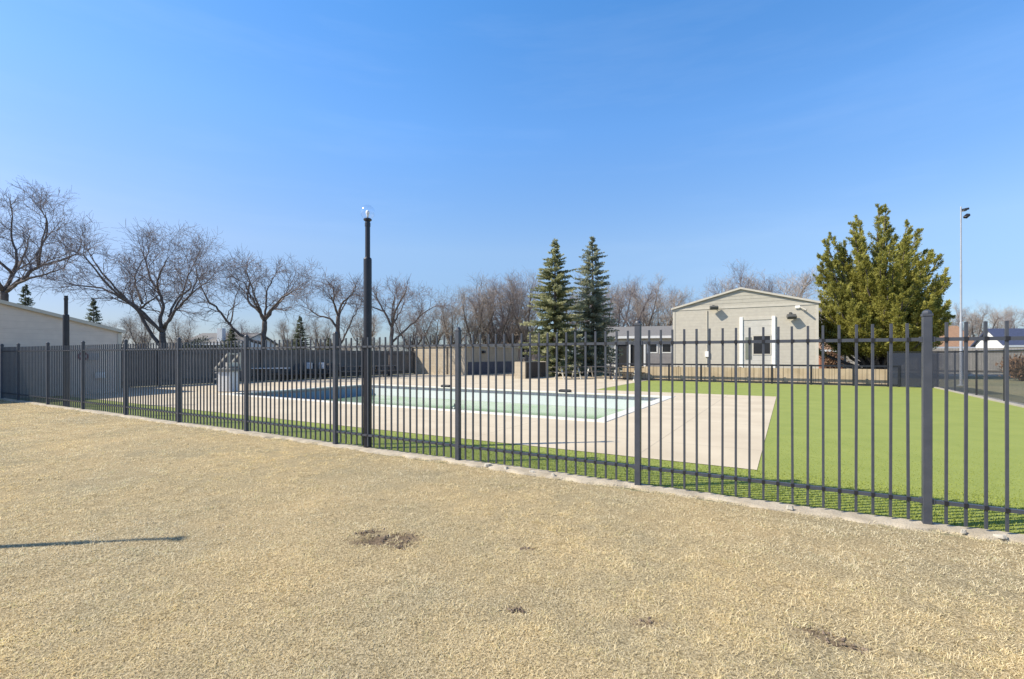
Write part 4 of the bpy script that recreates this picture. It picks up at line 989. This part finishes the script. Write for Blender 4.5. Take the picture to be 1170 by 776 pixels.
JUNIPER = mat('juniper_sprays', (.15, .165, .030), (.105, .12, .025), scale=.8, rough=.75, spec=.2,
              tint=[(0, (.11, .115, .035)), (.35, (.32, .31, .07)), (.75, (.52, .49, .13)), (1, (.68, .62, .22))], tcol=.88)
leaf_transmit(JUNIPER, .45)
def juniper(px0, d, tips, label, seed):
    bx_, by_ = G(px0, d); t = thing('juniper_tree', (bx_, by_, 0), label, 'juniper tree'); r = random.Random(seed); m = MB()
    B = []; Dv = []; Ln = []; Wd_ = []; Tv = []
    for (px, row, off) in tips:
        px = px0 - 2 + (px - px0) * .89; tip = Vector(((px - px0) / FPX * d, off, Z(row, d))); h = tip.z
        base = Vector((r.uniform(-.5, .5), r.uniform(-.3, .3), 0)); low_ = h < 6.5; c1 = Vector((tip.x * (.30 if low_ else .10), tip.y * (.30 if low_ else .10), min(2.4, h * .40))); c2 = Vector((tip.x * (.72 if low_ else .55), tip.y * (.72 if low_ else .55), h * (.62 if low_ else .66)))
        pts = []
        for i in range(13):
            s_ = i / 12; pts.append(base * (1 - s_) ** 3 + c1 * 3 * s_ * (1 - s_) ** 2 + c2 * 3 * s_ ** 2 * (1 - s_) + tip * s_ ** 3 + Vector((r.gauss(0, .05), r.gauss(0, .05), 0)) * (0 < i < 12))
        m.tube(pts, [.11 * (1 - i / 12) ** .8 + .012 for i in range(13)], 6)
        ln = sum((pts[i + 1] - pts[i]).length for i in range(12)); ns = int(ln * 5.2)
        for k in range(ns):
            s_ = .24 + .76 * (k + r.random()) / ns; j = min(11, int(s_ * 12)); p = pts[j].lerp(pts[j + 1], s_ * 12 - j); ax = (pts[j + 1] - pts[j]).normalized()
            if p.z < 1.35: continue
            a = r.uniform(0, 6.28); q_ = Vector((math.cos(a), math.sin(a), 0)); L = (.16 + 1.55 * (1 - s_) ** .62) * r.uniform(.4, 1.2)
            dd = (q_ * .75 + Vector((0, 0, r.uniform(.1, .75))) + ax * .55 + Vector((tip.x, tip.y, 0)).normalized() * .45).normalized()
            e = p + dd * L; mid = p.lerp(e, .5) - Vector((0, 0, .08 * L)); m.tube([p, mid, e], [.016, .011, .004], 3, cap=False)
            bt = r.random(); nl = int(48 + 100 * L)
            for i in range(nl):
                w_ = .22 + .78 * r.random() ** .8; c = (p.lerp(mid, w_ * 2) if w_ < .5 else mid.lerp(e, w_ * 2 - 1))
                sp = .19 * L * (1.15 - w_) + .045
                o_ = c + Vector((r.gauss(0, sp * .6), r.gauss(0, sp * .6), r.gauss(0, sp * .6)))
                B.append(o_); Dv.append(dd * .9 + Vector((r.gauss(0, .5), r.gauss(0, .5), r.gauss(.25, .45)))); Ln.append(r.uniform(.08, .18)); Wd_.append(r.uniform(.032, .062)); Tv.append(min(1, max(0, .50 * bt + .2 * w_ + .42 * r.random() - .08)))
    m.build('trunk', BARK, t, smooth=True)
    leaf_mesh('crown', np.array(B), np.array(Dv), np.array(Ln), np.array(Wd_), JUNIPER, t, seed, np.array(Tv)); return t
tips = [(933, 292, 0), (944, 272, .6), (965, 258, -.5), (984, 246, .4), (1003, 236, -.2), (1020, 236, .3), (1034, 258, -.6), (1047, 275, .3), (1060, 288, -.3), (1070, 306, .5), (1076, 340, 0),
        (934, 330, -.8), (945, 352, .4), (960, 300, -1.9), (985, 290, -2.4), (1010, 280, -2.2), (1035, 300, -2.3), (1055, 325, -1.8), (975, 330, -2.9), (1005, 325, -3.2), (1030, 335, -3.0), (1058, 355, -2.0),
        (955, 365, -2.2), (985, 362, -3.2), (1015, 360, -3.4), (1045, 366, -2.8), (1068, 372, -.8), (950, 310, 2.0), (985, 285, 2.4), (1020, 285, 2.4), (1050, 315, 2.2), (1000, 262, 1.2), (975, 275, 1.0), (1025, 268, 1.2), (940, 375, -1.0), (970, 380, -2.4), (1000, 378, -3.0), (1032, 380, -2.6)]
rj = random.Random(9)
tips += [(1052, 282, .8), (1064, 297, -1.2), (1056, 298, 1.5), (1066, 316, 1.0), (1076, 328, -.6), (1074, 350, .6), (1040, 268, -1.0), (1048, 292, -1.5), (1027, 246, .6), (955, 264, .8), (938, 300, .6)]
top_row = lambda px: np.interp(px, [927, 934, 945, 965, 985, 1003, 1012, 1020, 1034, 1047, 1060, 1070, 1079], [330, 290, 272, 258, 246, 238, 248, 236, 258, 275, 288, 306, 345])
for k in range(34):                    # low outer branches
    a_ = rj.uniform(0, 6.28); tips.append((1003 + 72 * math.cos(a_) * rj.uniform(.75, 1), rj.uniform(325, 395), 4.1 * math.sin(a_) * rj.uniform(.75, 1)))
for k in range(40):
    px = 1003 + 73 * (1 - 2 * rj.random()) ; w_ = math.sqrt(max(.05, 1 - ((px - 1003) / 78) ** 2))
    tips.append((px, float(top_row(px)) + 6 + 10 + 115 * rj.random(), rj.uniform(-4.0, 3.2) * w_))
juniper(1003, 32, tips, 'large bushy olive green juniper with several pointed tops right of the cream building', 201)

# rounded evergreen shrubs and a russet bush far behind
def shrub(loc, w, h, label, seed, lm, cat='shrub'):
    t = thing('shrub', loc, label, cat); r = random.Random(seed); m = MB(); B = []; Dv = []; Tv = []
    for k in range(26):
        a = r.uniform(0, 6.28); q_ = Vector((math.cos(a) * w * r.random(), math.sin(a) * w * r.random() * .8, h * r.uniform(.5, 1))); q_.z *= 1 - .35 * (Vector((q_.x, q_.y, 0)).length / w) ** 2
        m.tube([(0, 0, 0), q_ * .5 + Vector((0, 0, .1)), q_], [.03, .02, .006], 4, cap=False)
        for i in range(95):
            B.append(q_ * r.uniform(.35, 1.02) + Vector((r.gauss(0, .2), r.gauss(0, .2), r.gauss(0, .15)))); Dv.append(q_.normalized() + Vector((r.gauss(0, .6), r.gauss(0, .6), r.gauss(.2, .5)))); Tv.append(r.random())
    for b_ in B: b_.z = max(.05, b_.z)
    k = len(B); rg = np.random.default_rng(seed); m.build('stems', BARK, t)
    leaf_mesh('foliage', np.array(B), np.array(Dv), rg.uniform(.12, .26, k), rg.uniform(.06, .11, k), lm, t, seed, np.array(Tv)); return t
RUSSET = mat('russet_leaves', (.16, .09, .05), (.11, .065, .04), scale=1, rough=.8, tint=[(0, (.08, .045, .03)), (1, (.26, .15, .08))], tcol=.6)
YEW = mat('yew_leaves', (.045, .065, .028), (.03, .045, .022), scale=1, rough=.7, tint=[(0, (.018, .028, .014)), (1, (.085, .105, .045))], tcol=.6)
shrub((*G(226, 55), 0), 2.1, Z(383, 55), 'rounded dark evergreen shrub left of the white house', 301, YEW)
shrub((*G(214, 57), 0), 1.6, Z(390, 57), 'low dark evergreen shrub farther left of the white house', 302, YEW)
shrub((*G(256, 54), 0), 1.3, Z(386, 54), 'dark evergreen shrub directly right of the white chimney', 303, YEW)
shrub((*G(1168, 27), 0), .9, 1.25, 'russet leafless looking bush beyond the mesh fence at the right edge', 304, RUSSET)
shrub((*G(951, 40), 0), 1.0, 1.7, 'russet bush before the red brick outbuilding', 305, RUSSET)
